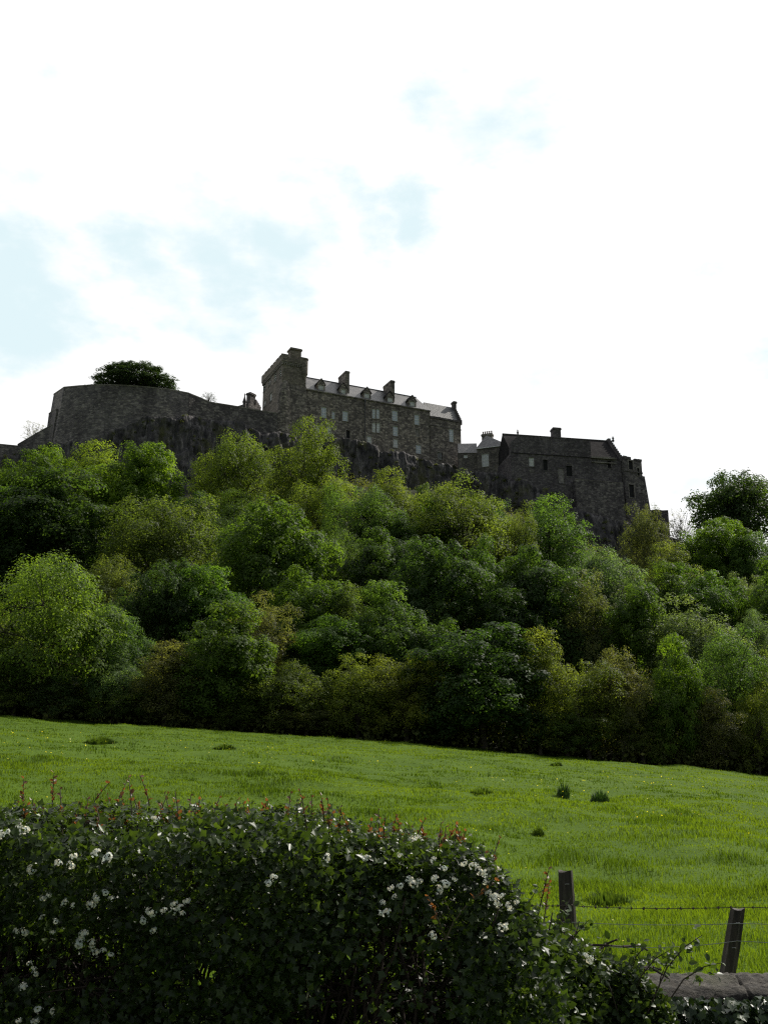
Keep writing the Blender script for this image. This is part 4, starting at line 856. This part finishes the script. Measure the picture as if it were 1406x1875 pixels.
def field_hit(px, py):
    d = ray(px, py); ys = np.arange(8, 96, .1); t = ys / d[1]; zs = EYE + d[2] * t
    i = np.nonzero(z_field(d[0] * t, ys) >= zs)[0]; i = i[0] if len(i) else len(ys) - 1
    return Vector((d[0] * t[i], ys[i], float(z_field(d[0] * t[i], ys[i]))))
for nm, px, py, n_, wpx, hpx, lab in (('rush_clump', 1031, 1460, 170, 22, 24, 'taller spiky clump of dark rushes in the field, above the first fence post'), ('rush_clump', 1098, 1468, 200, 34, 20, 'wider lower clump of dark rushes, right of the spiky one'),
                                      ('grass_tussock', 185, 1362, 500, 62, 12, 'long dark tussock near the top left of the field'), ('grass_tussock', 412, 1372, 300, 42, 9, 'dark tussock near the top of the field below the tall dense trees'),
                                      ('grass_tussock', 985, 1530, 160, 22, 14, 'small dark tussock in mid field between hedge end and rushes'), ('grass_tussock', 1110, 1652, 360, 85, 18, 'broad dark tussock just behind the first fence post'),
                                      ('grass_tussock', 1018, 1402, 120, 24, 7, 'tiny dark tussock near the top of the field on the right'), ('grass_tussock', 880, 1452, 160, 40, 9, 'faint dark tussock in the field left of the rushes')):
    p = field_hit(px, py); s1 = (p - cam.location).length / FPX
    o = link(nm, blade_clump(crng, n_, wpx * s1 / 2, hpx * s1 * 1.1, max(.006, .0007 * p.y), 'rush' if nm == 'rush_clump' else 'tussock')); o.location = p
    tag(o, lab, 'rushes' if nm == 'rush_clump' else 'grass tussock', 'rush clumps in the field' if nm == 'rush_clump' else 'dark tussocks in the field')
n = 700; x, y = blades(n, 10, 60, 1.2); keep = fbm(x, y, .12, 3) > .47; x, y = x[keep], y[keep]; p = np.stack([x, y, z_field(x, y) + rg.uniform(.12, .24, len(x))], -1)
PENT = ([(math.cos(a) * .5, math.sin(a) * .5, .1) for a in np.linspace(0, 6.283, 6)[:5]], [(0, 1, 2, 3, 4)])
vv, ff = scatter(*PENT, p, frames(unit(rg.normal(size=p.shape) * .5 + [0, 0, 1]), rg), np.clip(.0012 * y, .022, .05))
tag(link('buttercups', mesh_np('buttercups', vv, ff, 'cup', rg.random(len(p)))), 'scattered yellow buttercups in the pasture grass', 'buttercups', kind='stuff')

# ------------------------------------------------------------------ hedge
HY = 4.95                                    # front of the hedge
TX, TZ = [], []
for px, py in [(-500, 1508), (0, 1512), (60, 1500), (160, 1492), (300, 1494), (420, 1496), (520, 1503), (600, 1512), (680, 1528), (760, 1540), (830, 1548), (870, 1560), (900, 1588), (925, 1628), (950, 1664), (975, 1695), (992, 1740), (1002, 1800), (1006, 1860)]:
    q = at(px, py, HY + .45); TX.append(q.x); TZ.append(q.z)
def htop(x): return np.interp(x, TX, TZ) + (fbm(np.asarray(x) + 3, np.asarray(x) * 0, 3.1, 3) - .5) * .07
rh = np.random.default_rng(33)
def hedge_front(x, z): return HY + (fbm(x + 7, z, 1.4, 3) - .5) * .62 + .14 * np.clip((z - (htop(x) - .14)) / .14, 0, 1) ** 2
HX1 = TX[-1]
nf = 46000; x = rh.uniform(-2.9, HX1, nf); tp = htop(x); z = tp * rh.random(nf) ** .9; yy = hedge_front(x, z) + np.abs(rh.normal(0, .14, nf)) - .03
out_ = np.stack([np.zeros(nf), -np.ones(nf), np.zeros(nf)], -1)
nt_ = 24000; x2 = rh.uniform(-2.9, HX1, nt_); y2 = rh.uniform(HY + .05, HY + 1.25, nt_); z2 = htop(x2) + (fbm(x2, y2, 2.2, 3) - .5) * .22 - np.abs(rh.normal(0, .07, nt_)) - .06 * ((y2 - HY - .6) / .6) ** 2
nb = 30000; x3 = rh.uniform(-2.9, HX1, nb); z3 = htop(x3) * rh.random(nb); y3 = HY + 1.2 - np.abs(rh.normal(0, .2, nb))
ni = 22000; x4 = rh.uniform(-2.9, HX1, ni); z4 = htop(x4) * rh.random(ni); y4 = rh.uniform(HY + .15, HY + 1.1, ni)
p = np.concatenate([np.stack([x, yy, z], -1), np.stack([x2, y2, z2], -1), np.stack([x3, y3, z3], -1), np.stack([x4, y4, z4], -1)])
o_ = np.concatenate([out_, np.tile([0, -.25, 1.], (nt_, 1)), np.tile([0, 1., .2], (nb, 1)), np.tile([0, 0, .1], (ni, 1))])
ppx, ppy = proj(p); keep = np.ones(len(p), bool)
for hx, hy_, rx_, ry_ in ((283, 1778, 16, 13), (372, 1786, 22, 20), (330, 1800, 12, 20), (590, 1655, 8, 7), (640, 1752, 14, 12), (310, 1845, 10, 12)):
    e = ((ppx - hx) / rx_) ** 2 + ((ppy - hy_) / ry_) ** 2; keep &= ~((e < 1) & (rh.random(len(p)) < .985))
den = fbm(p[:, 0] * 1.0, p[:, 2] + p[:, 1] * .3, 3.2, 3); deep = (p[:, 1] > HY + .4) & (p[:, 2] < htop(p[:, 0]) - .12); keep &= deep | (rh.random(len(p)) < np.clip((den - .33) * 4.5, .06, 1))
p, o_ = p[keep], o_[keep]
nr = unit(o_ * .8 + rh.normal(size=p.shape) * .55 + [0, 0, .45])
vv, ff = scatter(*LOBED, p, frames(nr, rh), rh.uniform(.017, .054, len(p)) ** 1.0)
va = np.clip(.42 + (fbm(p[:, 0], p[:, 2], 1.3, 2) - .5) * .7 + rh.normal(0, .2, len(p)), 0, 1); va[rh.random(len(p)) < .03] = 1
hd = thing('hedge', 'thick hawthorn hedge with white blossom and red shoots filling the lower left', 'hedge', (-1, HY + .6, 0))
def child_np(name, v, f, m, var, parent): 
    return link(name, mesh_np(name, v - np.array(wpos(parent)), f, m, var), parent)
# loose leafy sprigs along the top and the right shoulder
sx, sy_, sz_, sn = [], [], [], []
for i in range(250):
    x0 = rh.uniform(-2.6, HX1 - .1); y0 = rh.uniform(HY - .02, HY + 1.15); t_ = float(htop(x0)); ln = rh.uniform(.03, .11) * (1.25 if rh.random() < .25 else 1); tx_, ty_ = rh.normal(0, .22, 2); nl = int(6 + ln * 60); t = rh.random(nl)
    sp = np.stack([x0 + tx_ * t * ln, y0 + ty_ * t * ln, t_ - .03 + t * ln], -1) + rh.normal(0, .013, (nl, 3)); sn.append(sp)
sp = np.concatenate(sn); v2, f2 = scatter(*LOBED, sp, frames(unit(rh.normal(size=sp.shape) * .6 + [0, -.2, .6]), rh), rh.uniform(.014, .030, len(sp)))
ff = np.concatenate([ff, f2 + len(vv)]); vv = np.concatenate([vv, v2]); va = np.r_[va, np.clip(rh.normal(.72, .2, len(sp)), 0, 1)]
child_np('foliage', vv, ff, 'hedge_leaf', np.repeat(va, 2) if False else np.stack([va, va], 1).reshape(-1), hd)
br = MB(); hr_ = random.Random(8)
for i in range(240):                          # stems and twigs inside
    x0 = hr_.uniform(-2.9, HX1 - .15); y0 = hr_.uniform(HY + .2, HY + 1.05); t_ = float(htop(x0)); p0 = Vector((x0, y0, 0)); pts = [p0]
    for j in range(5): pts.append(pts[-1] + Vector((hr_.gauss(0, .07), hr_.gauss(0, .06), t_ * .17)))
    br.tube(pts, [.016, .013, .010, .008, .006, .003], 5, False)
    for j in range(5):
        q = pts[hr_.randrange(1, 5)]; e = q + Vector((hr_.gauss(0, .2), -abs(hr_.gauss(0, .22)), hr_.gauss(.1, .12)))
        if e.y > HY - .05 and e.z < htop(e.x) - .04: br.tube([q, q.lerp(e, .5) + Vector((0, 0, .03)), e], [.006, .004, .0015], 4, False)
br.build('branches', 'dead_stem', hd)
pl = MB(); 
for px, py0, py1, cv in ((893, 1745, 1840, 6), (885, 1835, 1875, -10), (560, 1790, 1830, 5)):
    pl.tube([at(px + cv * math.sin(t * 3), py0 + (py1 - py0) * t, HY - .06) for t in np.linspace(0, 1, 6)], .004, 5)
pl.build('bleached_twig', 'pale_stem', hd)
# red young shoots that stand up out of the top
def shoot_mesh(sd, ln, red=.6):
    r_ = np.random.default_rng(sd); mb = MB(); b = r_.normal(0, .014, 2); pts = [Vector((b[0] * t * t * 3, b[1] * t * t * 3, -.06 + (ln + .06) * t)) for t in np.linspace(0, 1, 5)]
    mb.tube(pts, [.0045, .004, .0035, .003, .0015], 5)
    n = int(9 + ln * 55); t = r_.uniform(.15, 1, n); pp_ = np.array([tuple(pts[min(3, int(a * 4))].lerp(pts[min(3, int(a * 4)) + 1], a * 4 % 1)) for a in t])
    an = r_.uniform(0, 6.283, n); d = np.stack([np.cos(an), np.sin(an), r_.uniform(.3, 1.3, n)], -1); nr_ = unit(r_.normal(size=(n, 3)) + [0, 0, .6]); yx = unit(d); zx = unit(np.cross(np.cross(yx, nr_), yx)); xx = np.cross(yx, zx)
    v, f = scatter(*OVATE, pp_, (xx, yx, zx), r_.uniform(.016, .036, n) * (1.2 - .5 * t))
    isred = (t > 1 - red)
    st = bpy.data.meshes.new('shoot'); st.from_pydata(mb.v + [tuple(q) for q in v], [], mb.f + [tuple(int(i) + len(mb.v) for i in q) for q in f])
    for k in ('stem', 'red_leaf', 'bramble_leaf'): st.materials.append(M[k])
    mi = [0] * len(mb.f) + [1 if a else 2 for a in np.repeat(isred, 2)]
    st.polygons.foreach_set('material_index', mi); st.update()
    a_ = st.attributes.new('var', 'FLOAT', 'FACE'); a_.data.foreach_set('value', r_.random(len(mi)).astype(np.float32))
    return st
SHOOT = [shoot_mesh(i, l, rd) for i, (l, rd) in enumerate([(.30, .45), (.22, .5), (.17, .6), (.26, .4), (.13, .7), (.20, .55)])]
tips = [(52, 1425), (104, 1415), (122, 1440), (153, 1430), (158, 1462), (205, 1427), (212, 1455), (250, 1424), (255, 1470), (283, 1427), (290, 1448), (268, 1450), (318, 1453), (334, 1448), (345, 1452), (362, 1462), (384, 1454), (400, 1470), (425, 1462), (440, 1470), (452, 1466), (470, 1472), (486, 1465),
        (498, 1462), (526, 1448), (533, 1462), (565, 1442), (573, 1455), (596, 1443), (604, 1460), (620, 1475), (650, 1482), (640, 1486), (693, 1480), (700, 1492), (716, 1494), (736, 1490), (728, 1500), (748, 1496), (752, 1508), (774, 1504), (800, 1506), (806, 1512), (828, 1508), (835, 1516), (846, 1513), (888, 1526),
        (20, 1465), (35, 1470), (75, 1460), (90, 1468), (140, 1470), (175, 1466), (190, 1474), (228, 1462), (238, 1474), (300, 1472), (310, 1466), (355, 1476), (372, 1474), (412, 1474), (520, 1480), (545, 1474), (585, 1480), (668, 1500), (680, 1502), (765, 1512), (785, 1516), (815, 1522), (860, 1532), (930, 1562), (972, 1585), (985, 1612)]
for i, (px, py) in enumerate(tips):
    Y = HY + hr_.uniform(.25, .95); tpt = at(px, py, Y); tz = float(htop(tpt.x)) - .03; need = max(.10, tpt.z - tz + .05)
    k = min(range(6), key=lambda q: abs([.30, .22, .17, .26, .13, .20][q] - need) + hr_.random() * .03)
    o = link('shoot', SHOOT[k], hd); base = Vector((tpt.x, Y, tpt.z - [.30, .22, .17, .26, .13, .20][k])); o.location = base - hd.location; o.rotation_euler = (hr_.gauss(0, .1), hr_.gauss(0, .14), hr_.uniform(0, 6.28))
# white hawthorn blossom in clusters
def blossom_mesh(sd):
    r_ = np.random.default_rng(sd); n = 26; d = unit(r_.normal(size=(n, 3)) + [0, -1.0, .9]); pp_ = d * [.034, .026, .024] * r_.uniform(.75, 1.15, (n, 1))
    tv = [(0, 0, -.1)]; tf = []
    for k in range(5):
        a = k * 1.2566; b = len(tv); tv += [(math.cos(a - .5) * .38, math.sin(a - .5) * .38, .02), (math.cos(a) * .56, math.sin(a) * .56, .07), (math.cos(a + .5) * .38, math.sin(a + .5) * .38, .02)]; tf.append((0, b, b + 1, b + 2))
    v, f = scatter(tv, tf, pp_, frames(d, r_), r_.uniform(.014, .020, n))
    return mesh_np('blossom_cluster', v, f, 'petal', np.repeat(r_.random(n), 5))
BLO = [blossom_mesh(900 + i) for i in range(5)]
spots = [(500 + x * .3556, 1450 + y * .3556) for x, y in [(400, 235), (515, 230), (545, 215), (570, 240), (655, 215), (640, 240), (715, 250), (745, 232), (770, 262), (560, 305), (620, 305), (655, 325), (480, 345), (755, 305), (820, 320), (860, 315), (910, 320), (820, 350), (880, 395), (980, 365), (1030, 385), (1060, 410), (1090, 420), (1120, 345), (1150, 400), (1090, 465), (1110, 520), (1140, 545), (1180, 540),
         (1215, 590), (1250, 570), (1150, 570), (700, 455), (655, 487), (605, 495), (725, 480), (755, 460), (830, 445), (885, 475), (935, 450), (850, 505), (625, 540), (565, 570), (550, 625), (585, 625), (820, 740), (1180, 700), (1200, 690), (5, 440), (275, 340)]]
spots += [(x * .5, 1400 + y * .5) for x, y in [(65, 215), (90, 240), (10, 255), (30, 250), (270, 335), (215, 360), (260, 370), (355, 325), (395, 345), (120, 385), (180, 480), (160, 490), (355, 490), (385, 470), (410, 492), (335, 515), (240, 505), (270, 515), (525, 570), (555, 540), (600, 535), (640, 515), (660, 525), (640, 540), (685, 500), (670, 545), (565, 610), (160, 565), (205, 575), (195, 615), (60, 610),
          (90, 615), (310, 620), (290, 655), (300, 640), (335, 655), (350, 690), (380, 680), (405, 700), (125, 745), (110, 730), (130, 765), (90, 815), (140, 900), (195, 905), (70, 940), (130, 940), (1000, 410), (985, 435), (570, 200)]]
for i, (px, py) in enumerate(spots[:100]):
    q = at(px, py, HY); tz = float(htop(q.x)); Yq = float(hedge_front(np.array(q.x), np.array(min(q.z, tz)))) - .06
    if q.z > tz - .05: Yq += .25
    o = link('blossom_cluster', BLO[i % 5], hd); o.location = at(px, py, Yq) - hd.location; o.rotation_euler = (hr_.gauss(0, .4), hr_.gauss(0, .6), hr_.gauss(0, .5)); s1 = hr_.uniform(.4, .8); o.scale = (s1, s1, s1)

# ------------------------------------------------------------------ fence
def post(label, px_top, py_top, Y, rad, lean, seed):
    r_ = random.Random(seed); tp_ = at(px_top, py_top, Y); gz = float(z_field(np.array(tp_.x), np.array(Y))) - .35; H_ = tp_.z - gz
    mb = MB(); k = 14; b = []
    for j, t in enumerate(np.linspace(0, 1, 7)):
        c = Vector((-lean * (1 - t) * H_, 0, gz + H_ * t)); ring = []
        for a in range(k):
            an = 2 * math.pi * a / k; rr = rad * (1.06 - .08 * t) * (1 + .07 * math.sin(3 * an + seed) + .06 * math.sin(7 * an + seed * 2 + t * 1.5) + r_.uniform(-.05, .05)) * (.93 if t == 1 else 1)
            ring.append((tp_.x + c.x + rr * math.cos(an), Y + rr * math.sin(an), c.z + (.012 * math.sin(an * 2 + seed) if t == 1 else 0)))
        mb.v += ring
    for j in range(6):
        for a in range(k): mb.f.append([j * k + a, j * k + (a + 1) % k, (j + 1) * k + (a + 1) % k, (j + 1) * k + a])
    mb.f.append([6 * k + a for a in range(k)])
    o = thing('fence_post', label, 'fence post', (tp_.x - lean * H_, Y, gz), 'weathered fence posts')
    mb.build('post', 'timber', o)
    sp = MB()
    for zz in (.12, .34):
        x0 = tp_.x - lean * (zz + .0) ; sp.tube([Vector((x0 - .02, Y - rad * 1.07, tp_.z - zz)), Vector((x0, Y - rad * 1.12 - .006, tp_.z - zz + .004)), Vector((x0 + .02, Y - rad * 1.07, tp_.z - zz))], .0025, 4)
    sp.build('staple', 'wire', o)
    return tp_
p1 = post('upright round weathered fence post at the end of the hedge', 1034, 1595, 11.0, .078, -.012, 3)
p2 = post('shorter fence post leaning right beside the old stone wall', 1349, 1664, 10.6, .073, .26, 8)
def wire(name, label, pyL, py1, py2, pyR, m, r, barbs=False, sag=.02, dots=0):
    P = [at(905, pyL, 11.2 - .078), at(1035, py1, 11.0 - .083), at(1349, py2, 10.6 - .09), at(2200, pyR + 3, 9.9)]
    mb = MB(); pts = []
    for a, b in zip(P[:-1], P[1:]):
        for t in np.linspace(0, 1, 14)[:-1]: q = a.lerp(b, t); q.z -= sag * 4 * t * (1 - t); pts.append(q)
    pts.append(P[-1])
    o = thing(name, label, 'wire', tuple(P[1]), 'fence wires')
    mb.tube(pts, r, 5); mb.build('strand', m, o)
    if barbs:
        tot = len(pts) - 1; bm_ = MB(); br_ = random.Random(2)
        for i in range(42):
            t = (i + .5) / 42 * tot; j = int(t); q = pts[j].lerp(pts[j + 1], t - j)
            for s_ in range(3):
                d = Vector((br_.gauss(0, .4), br_.gauss(0, .6), br_.gauss(0, 1))).normalized() * .016; bm_.tube([q - d, q + d], .0034, 4)
            bm_.tube([q - Vector((.012, 0, 0)), q + Vector((.012, 0, 0))], .0065, 5)
        bm_.build('barbs', m, o)['kind'] = 'stuff'
    return o
wire('barbed_wire', 'rusty barbed top strand strung between the two fence posts', 1650, 1658, 1661, 1662, 'rust_wire', .0035, True)
wire('fence_wire', 'smooth pale fence wire next below the barbed strand', 1682, 1688, 1691, 1692, 'wire', .0032)
wire('fence_wire', 'sagging lower fence wire above the stone wall', 1722, 1727, 1723, 1726, 'wire', .0032, sag=.05)

# ------------------------------------------------------------------ old garden wall with ivy, and brambles
Wl = at(780, 1832, 6.3); Wr = at(2500, 1772, 6.9); WF = Fac(Wl, Wr); wlz = lambda u: Wl.z + (at(1406, 1786, 6.5).z - Wl.z) * min(1, u / 2.3)
gw = thing('garden_wall', 'old low stone wall with thick rounded coping at the lower right', 'garden wall', WF.pt(2, 0, .2))
WL_ = WF.L; wtop = at(1406, 1790, 6.5).z - .02
mb = MB(); WF.body(mb, 0, WL_, -.3, wtop - .125, .42); mb.build('wall', 'oldwall', gw)
nu, na = 700, 22; V_ = []
for i in range(nu):
    u = WL_ * i / (nu - 1); 
    for j in range(na):
        a = math.pi * 1.0 * j / (na - 1); nsv = float(fbm(np.array(u * 1.0), np.array(j * .35), 2.6, 4)) - .5; jn = .012 if abs((u % .62) - .31) > .30 else 0
        q = WF.pt(u, wtop - .11 + (.115 + nsv * .045 + (float(fbm(np.array(u), np.array(j * .06), 26., 2)) - .5) * .03 - jn) * max(0., math.sin(a)) ** .8, .21 - (.24 + nsv * .03 - jn) * math.cos(a)); V_.append(tuple(q))
V_ = np.array(V_) - np.array(wpos(gw)); i = np.arange(nu - 1)[:, None] * na + np.arange(na - 1)[None]
link('coping', mesh_np('coping', V_, np.stack([i, i + na, i + na + 1, i + 1], -1).reshape(-1, 4), 'coping', smooth=True), gw)
ri = np.random.default_rng(61); n = 30000
u = ri.uniform(-.2, WL_, n); z = ri.uniform(0, wtop - .02, n); d = -.09 - np.abs(ri.normal(0, .06, n)) - .05 * fbm(u, z, 3, 2)
edge = wtop + .03 - .14 * fbm(u, u * 0, 2.2, 3); k_ = z < edge; u, z, d = u[k_], z[k_], d[k_]
n2 = 1700; u2 = ri.uniform(0, WL_, n2); on = fbm(u2, u2 * 0 + 5, 1.6, 3) > .56; u2 = u2[on]; u = np.r_[u, u2]; z = np.r_[z, np.full(len(u2), wtop + .015)]; d = np.r_[d, ri.uniform(-.05, .35, len(u2))]
O = np.array(WF.o); U_ = np.array(WF.u); N_ = np.array(WF.n)
p = O + U_ * u[:, None] + N_ * d[:, None]; p[:, 2] = z
nr = unit(-N_ * .7 + np.array([0, 0, .5]) + ri.normal(size=p.shape) * .45)
vv, ff = scatter(*IVY, p, frames(nr, ri, np.array([0, -.3, -1.])), ri.uniform(.026, .055, len(p)))
iv = thing('ivy', 'glossy dark ivy hanging over the face of the old stone wall', 'ivy', WF.pt(2, 0, -.1)); va = np.clip(.4 + ri.normal(0, .22, len(p)), 0, 1)
child_np('leaves', vv, ff, 'ivy_leaf', np.stack([va, va], 1).reshape(-1), iv)
mb = MB(); ir = random.Random(5)
for i in range(60):
    u0 = ir.uniform(0, WL_); pts = [WF.pt(u0, 0, -.02)]
    for j in range(5): pts.append(WF.pt(u0 + ir.gauss(0, .05) * (j + 1), wtop * .18 * (j + 1), -.03 - .02 * ir.random()))
    mb.tube(pts, [.007, .006, .005, .004, .003, .002], 4, False)
mb.build('stems', 'dead_stem', iv)
pl = MB()
for pts in (((1172, 1870), (1190, 1862), (1205, 1852), (1214, 1842), (1219, 1833)), ((1172, 1862), (1185, 1852), (1200, 1843))): pl.tube([at(a, b, 6.05) for a, b in pts], [.007, .007, .006, .005, .003][:len(pts)], 6)
pl.build('bleached_stick', 'pale_stem', iv)
# brambles sprawling from the hedge end over the wall
bm = thing('bramble', 'tangled bramble and hawthorn growth trailing from the hedge end over the wall', 'bramble', at(1050, 1830, 6.0))
BT = [at(px, py, 5.9) for px, py in [(830, 1700), (930, 1680), (985, 1695), (1030, 1728), (1075, 1745), (1110, 1768), (1150, 1776), (1190, 1800), (1230, 1850)]]
bx = [q.x for q in BT]; bz = [q.z for q in BT]; rb = np.random.default_rng(71); n = 13000
x = rb.uniform(bx[0], bx[-1], n); tz = np.interp(x, bx, bz) + (fbm(x, x * 0 + 3, 3.5, 3) - .5) * .16; z = tz - np.abs(rb.normal(0, 1, n)) * .32 * (tz + .1); y = np.interp(x, [bx[0], bx[2], bx[5]], [5.05, 5.3, 5.8]) + (fbm(x, z, 2.2, 3) - .5) * .55 + np.abs(rb.normal(0, .22, n)); k_ = z > .02
p = np.stack([x, y, z], -1)[k_]
ns = 46; stems = MB(); Ps = [p]; sr = random.Random(12); spray_n = []
for i in range(ns):
    b = Vector((sr.uniform(bx[0], bx[-2]), sr.uniform(5.7, 6.3), .3)); t_ = float(np.interp(b.x, bx, bz)); ang = sr.uniform(-1.2, 1.5); ln = sr.uniform(.15, .5); e = Vector((b.x + ln * math.sin(ang) * 1.2, b.y + sr.gauss(0, .15), t_ + sr.uniform(.02, .20) * (1 if sr.random() < .6 else .3)))
    mid = b.lerp(e, .6) + Vector((0, 0, .12)); pts = [b, b.lerp(mid, .5), mid, mid.lerp(e, .5) + Vector((0, 0, .02)), e]; stems.tube(pts, [.004, .004, .0035, .003, .0015], 5, False)
    q = np.array([tuple(mid.lerp(e, t)) for t in rb.random(26)]) + rb.normal(0, .025, (26, 3)); Ps.append(q)
p = np.concatenate(Ps); nr = unit(rb.normal(size=p.shape) * .6 + [0, -.3, .7])
vv, ff = scatter(*OVATE, p, frames(nr, rb), rb.uniform(.022, .05, len(p))); va = np.clip(.45 + rb.normal(0, .22, len(p)), 0, 1)
child_np('leaves', vv, ff, 'bramble_leaf', np.stack([va, va], 1).reshape(-1), bm); stems.build('stems', 'dead_stem', bm)
for pts in (((940, 1668), (975, 1700), (1008, 1730)), ((930, 1688), (980, 1722), (1010, 1745)), ((1060, 1735), (1085, 1730), (1115, 1731), (1140, 1733)), ((1095, 1740), (1110, 1728), (1130, 1720)), ((1140, 1733), (1170, 1731), (1185, 1740)), ((1172, 1770), (1190, 1772), (1215, 1786), (1224, 1792)), ((1180, 1776), (1195, 1771), (1210, 1776))):
    MB().tube([at(a, b, 5.95 + .05 * (i % 2)) for i, (a, b) in enumerate(pts)], [.007, .006, .005, .0035][:len(pts)], 5).build('dead_cane', 'dead_stem', bm)
for px, py in ((975, 1757), (980, 1770), (1035, 1763), (1048, 1766), (1058, 1770), (1068, 1752), (1080, 1758), (1020, 1752), (925, 1700), (915, 1705)):
    o = link('blossom_cluster', BLO[px % 5], bm); o.location = at(px, py, 5.62) - bm.location; o.rotation_euler = (hr_.gauss(0, .3), hr_.gauss(0, .5), hr_.gauss(0, .5)); o.scale = (.7, .7, .7)
# red tipped young leaves inside the hedge gap
for i, (px, py) in enumerate(((808, 1680), (824, 1676))):
    o = link('shoot', SHOOT[(i + 2) % 6], hd); o.location = at(px, py + 20, HY - .08) - hd.location; o.rotation_euler = (.3, hr_.gauss(0, .5), i)

# plants rooted on the ledges of the crag
rk = np.random.default_rng(15); Pn, Nn, Vn = [], [], []
for i in range(280):
    r_i = int(rk.integers(1, 26)); c_i = int(rk.integers(0, CRAG.shape[1])); c = CRAG[r_i, c_i]; m_ = int(rk.integers(30, 110)); rr = rk.uniform(.25, .8)
    d = unit(rk.normal(size=(m_, 3)) + [0, -.3, .3]); Pn.append(c + d * rr * rk.random((m_, 1)) ** .5 * [1.3, 1, .8]); Nn.append(unit(d + [0, 0, .5])); Vn.append(np.clip(rk.normal(.5, .2, m_), 0, 1))
p = np.concatenate(Pn); vv, ff = scatter(*KITE, p, frames(np.concatenate(Nn), rk), rk.uniform(.14, .32, len(p)))
tag(link('ledge_plants', mesh_np('ledge_plants', vv, ff, 'scrub', np.concatenate(Vn))), 'ferns and weeds rooted on the ledges of the crag', 'plants', kind='stuff')
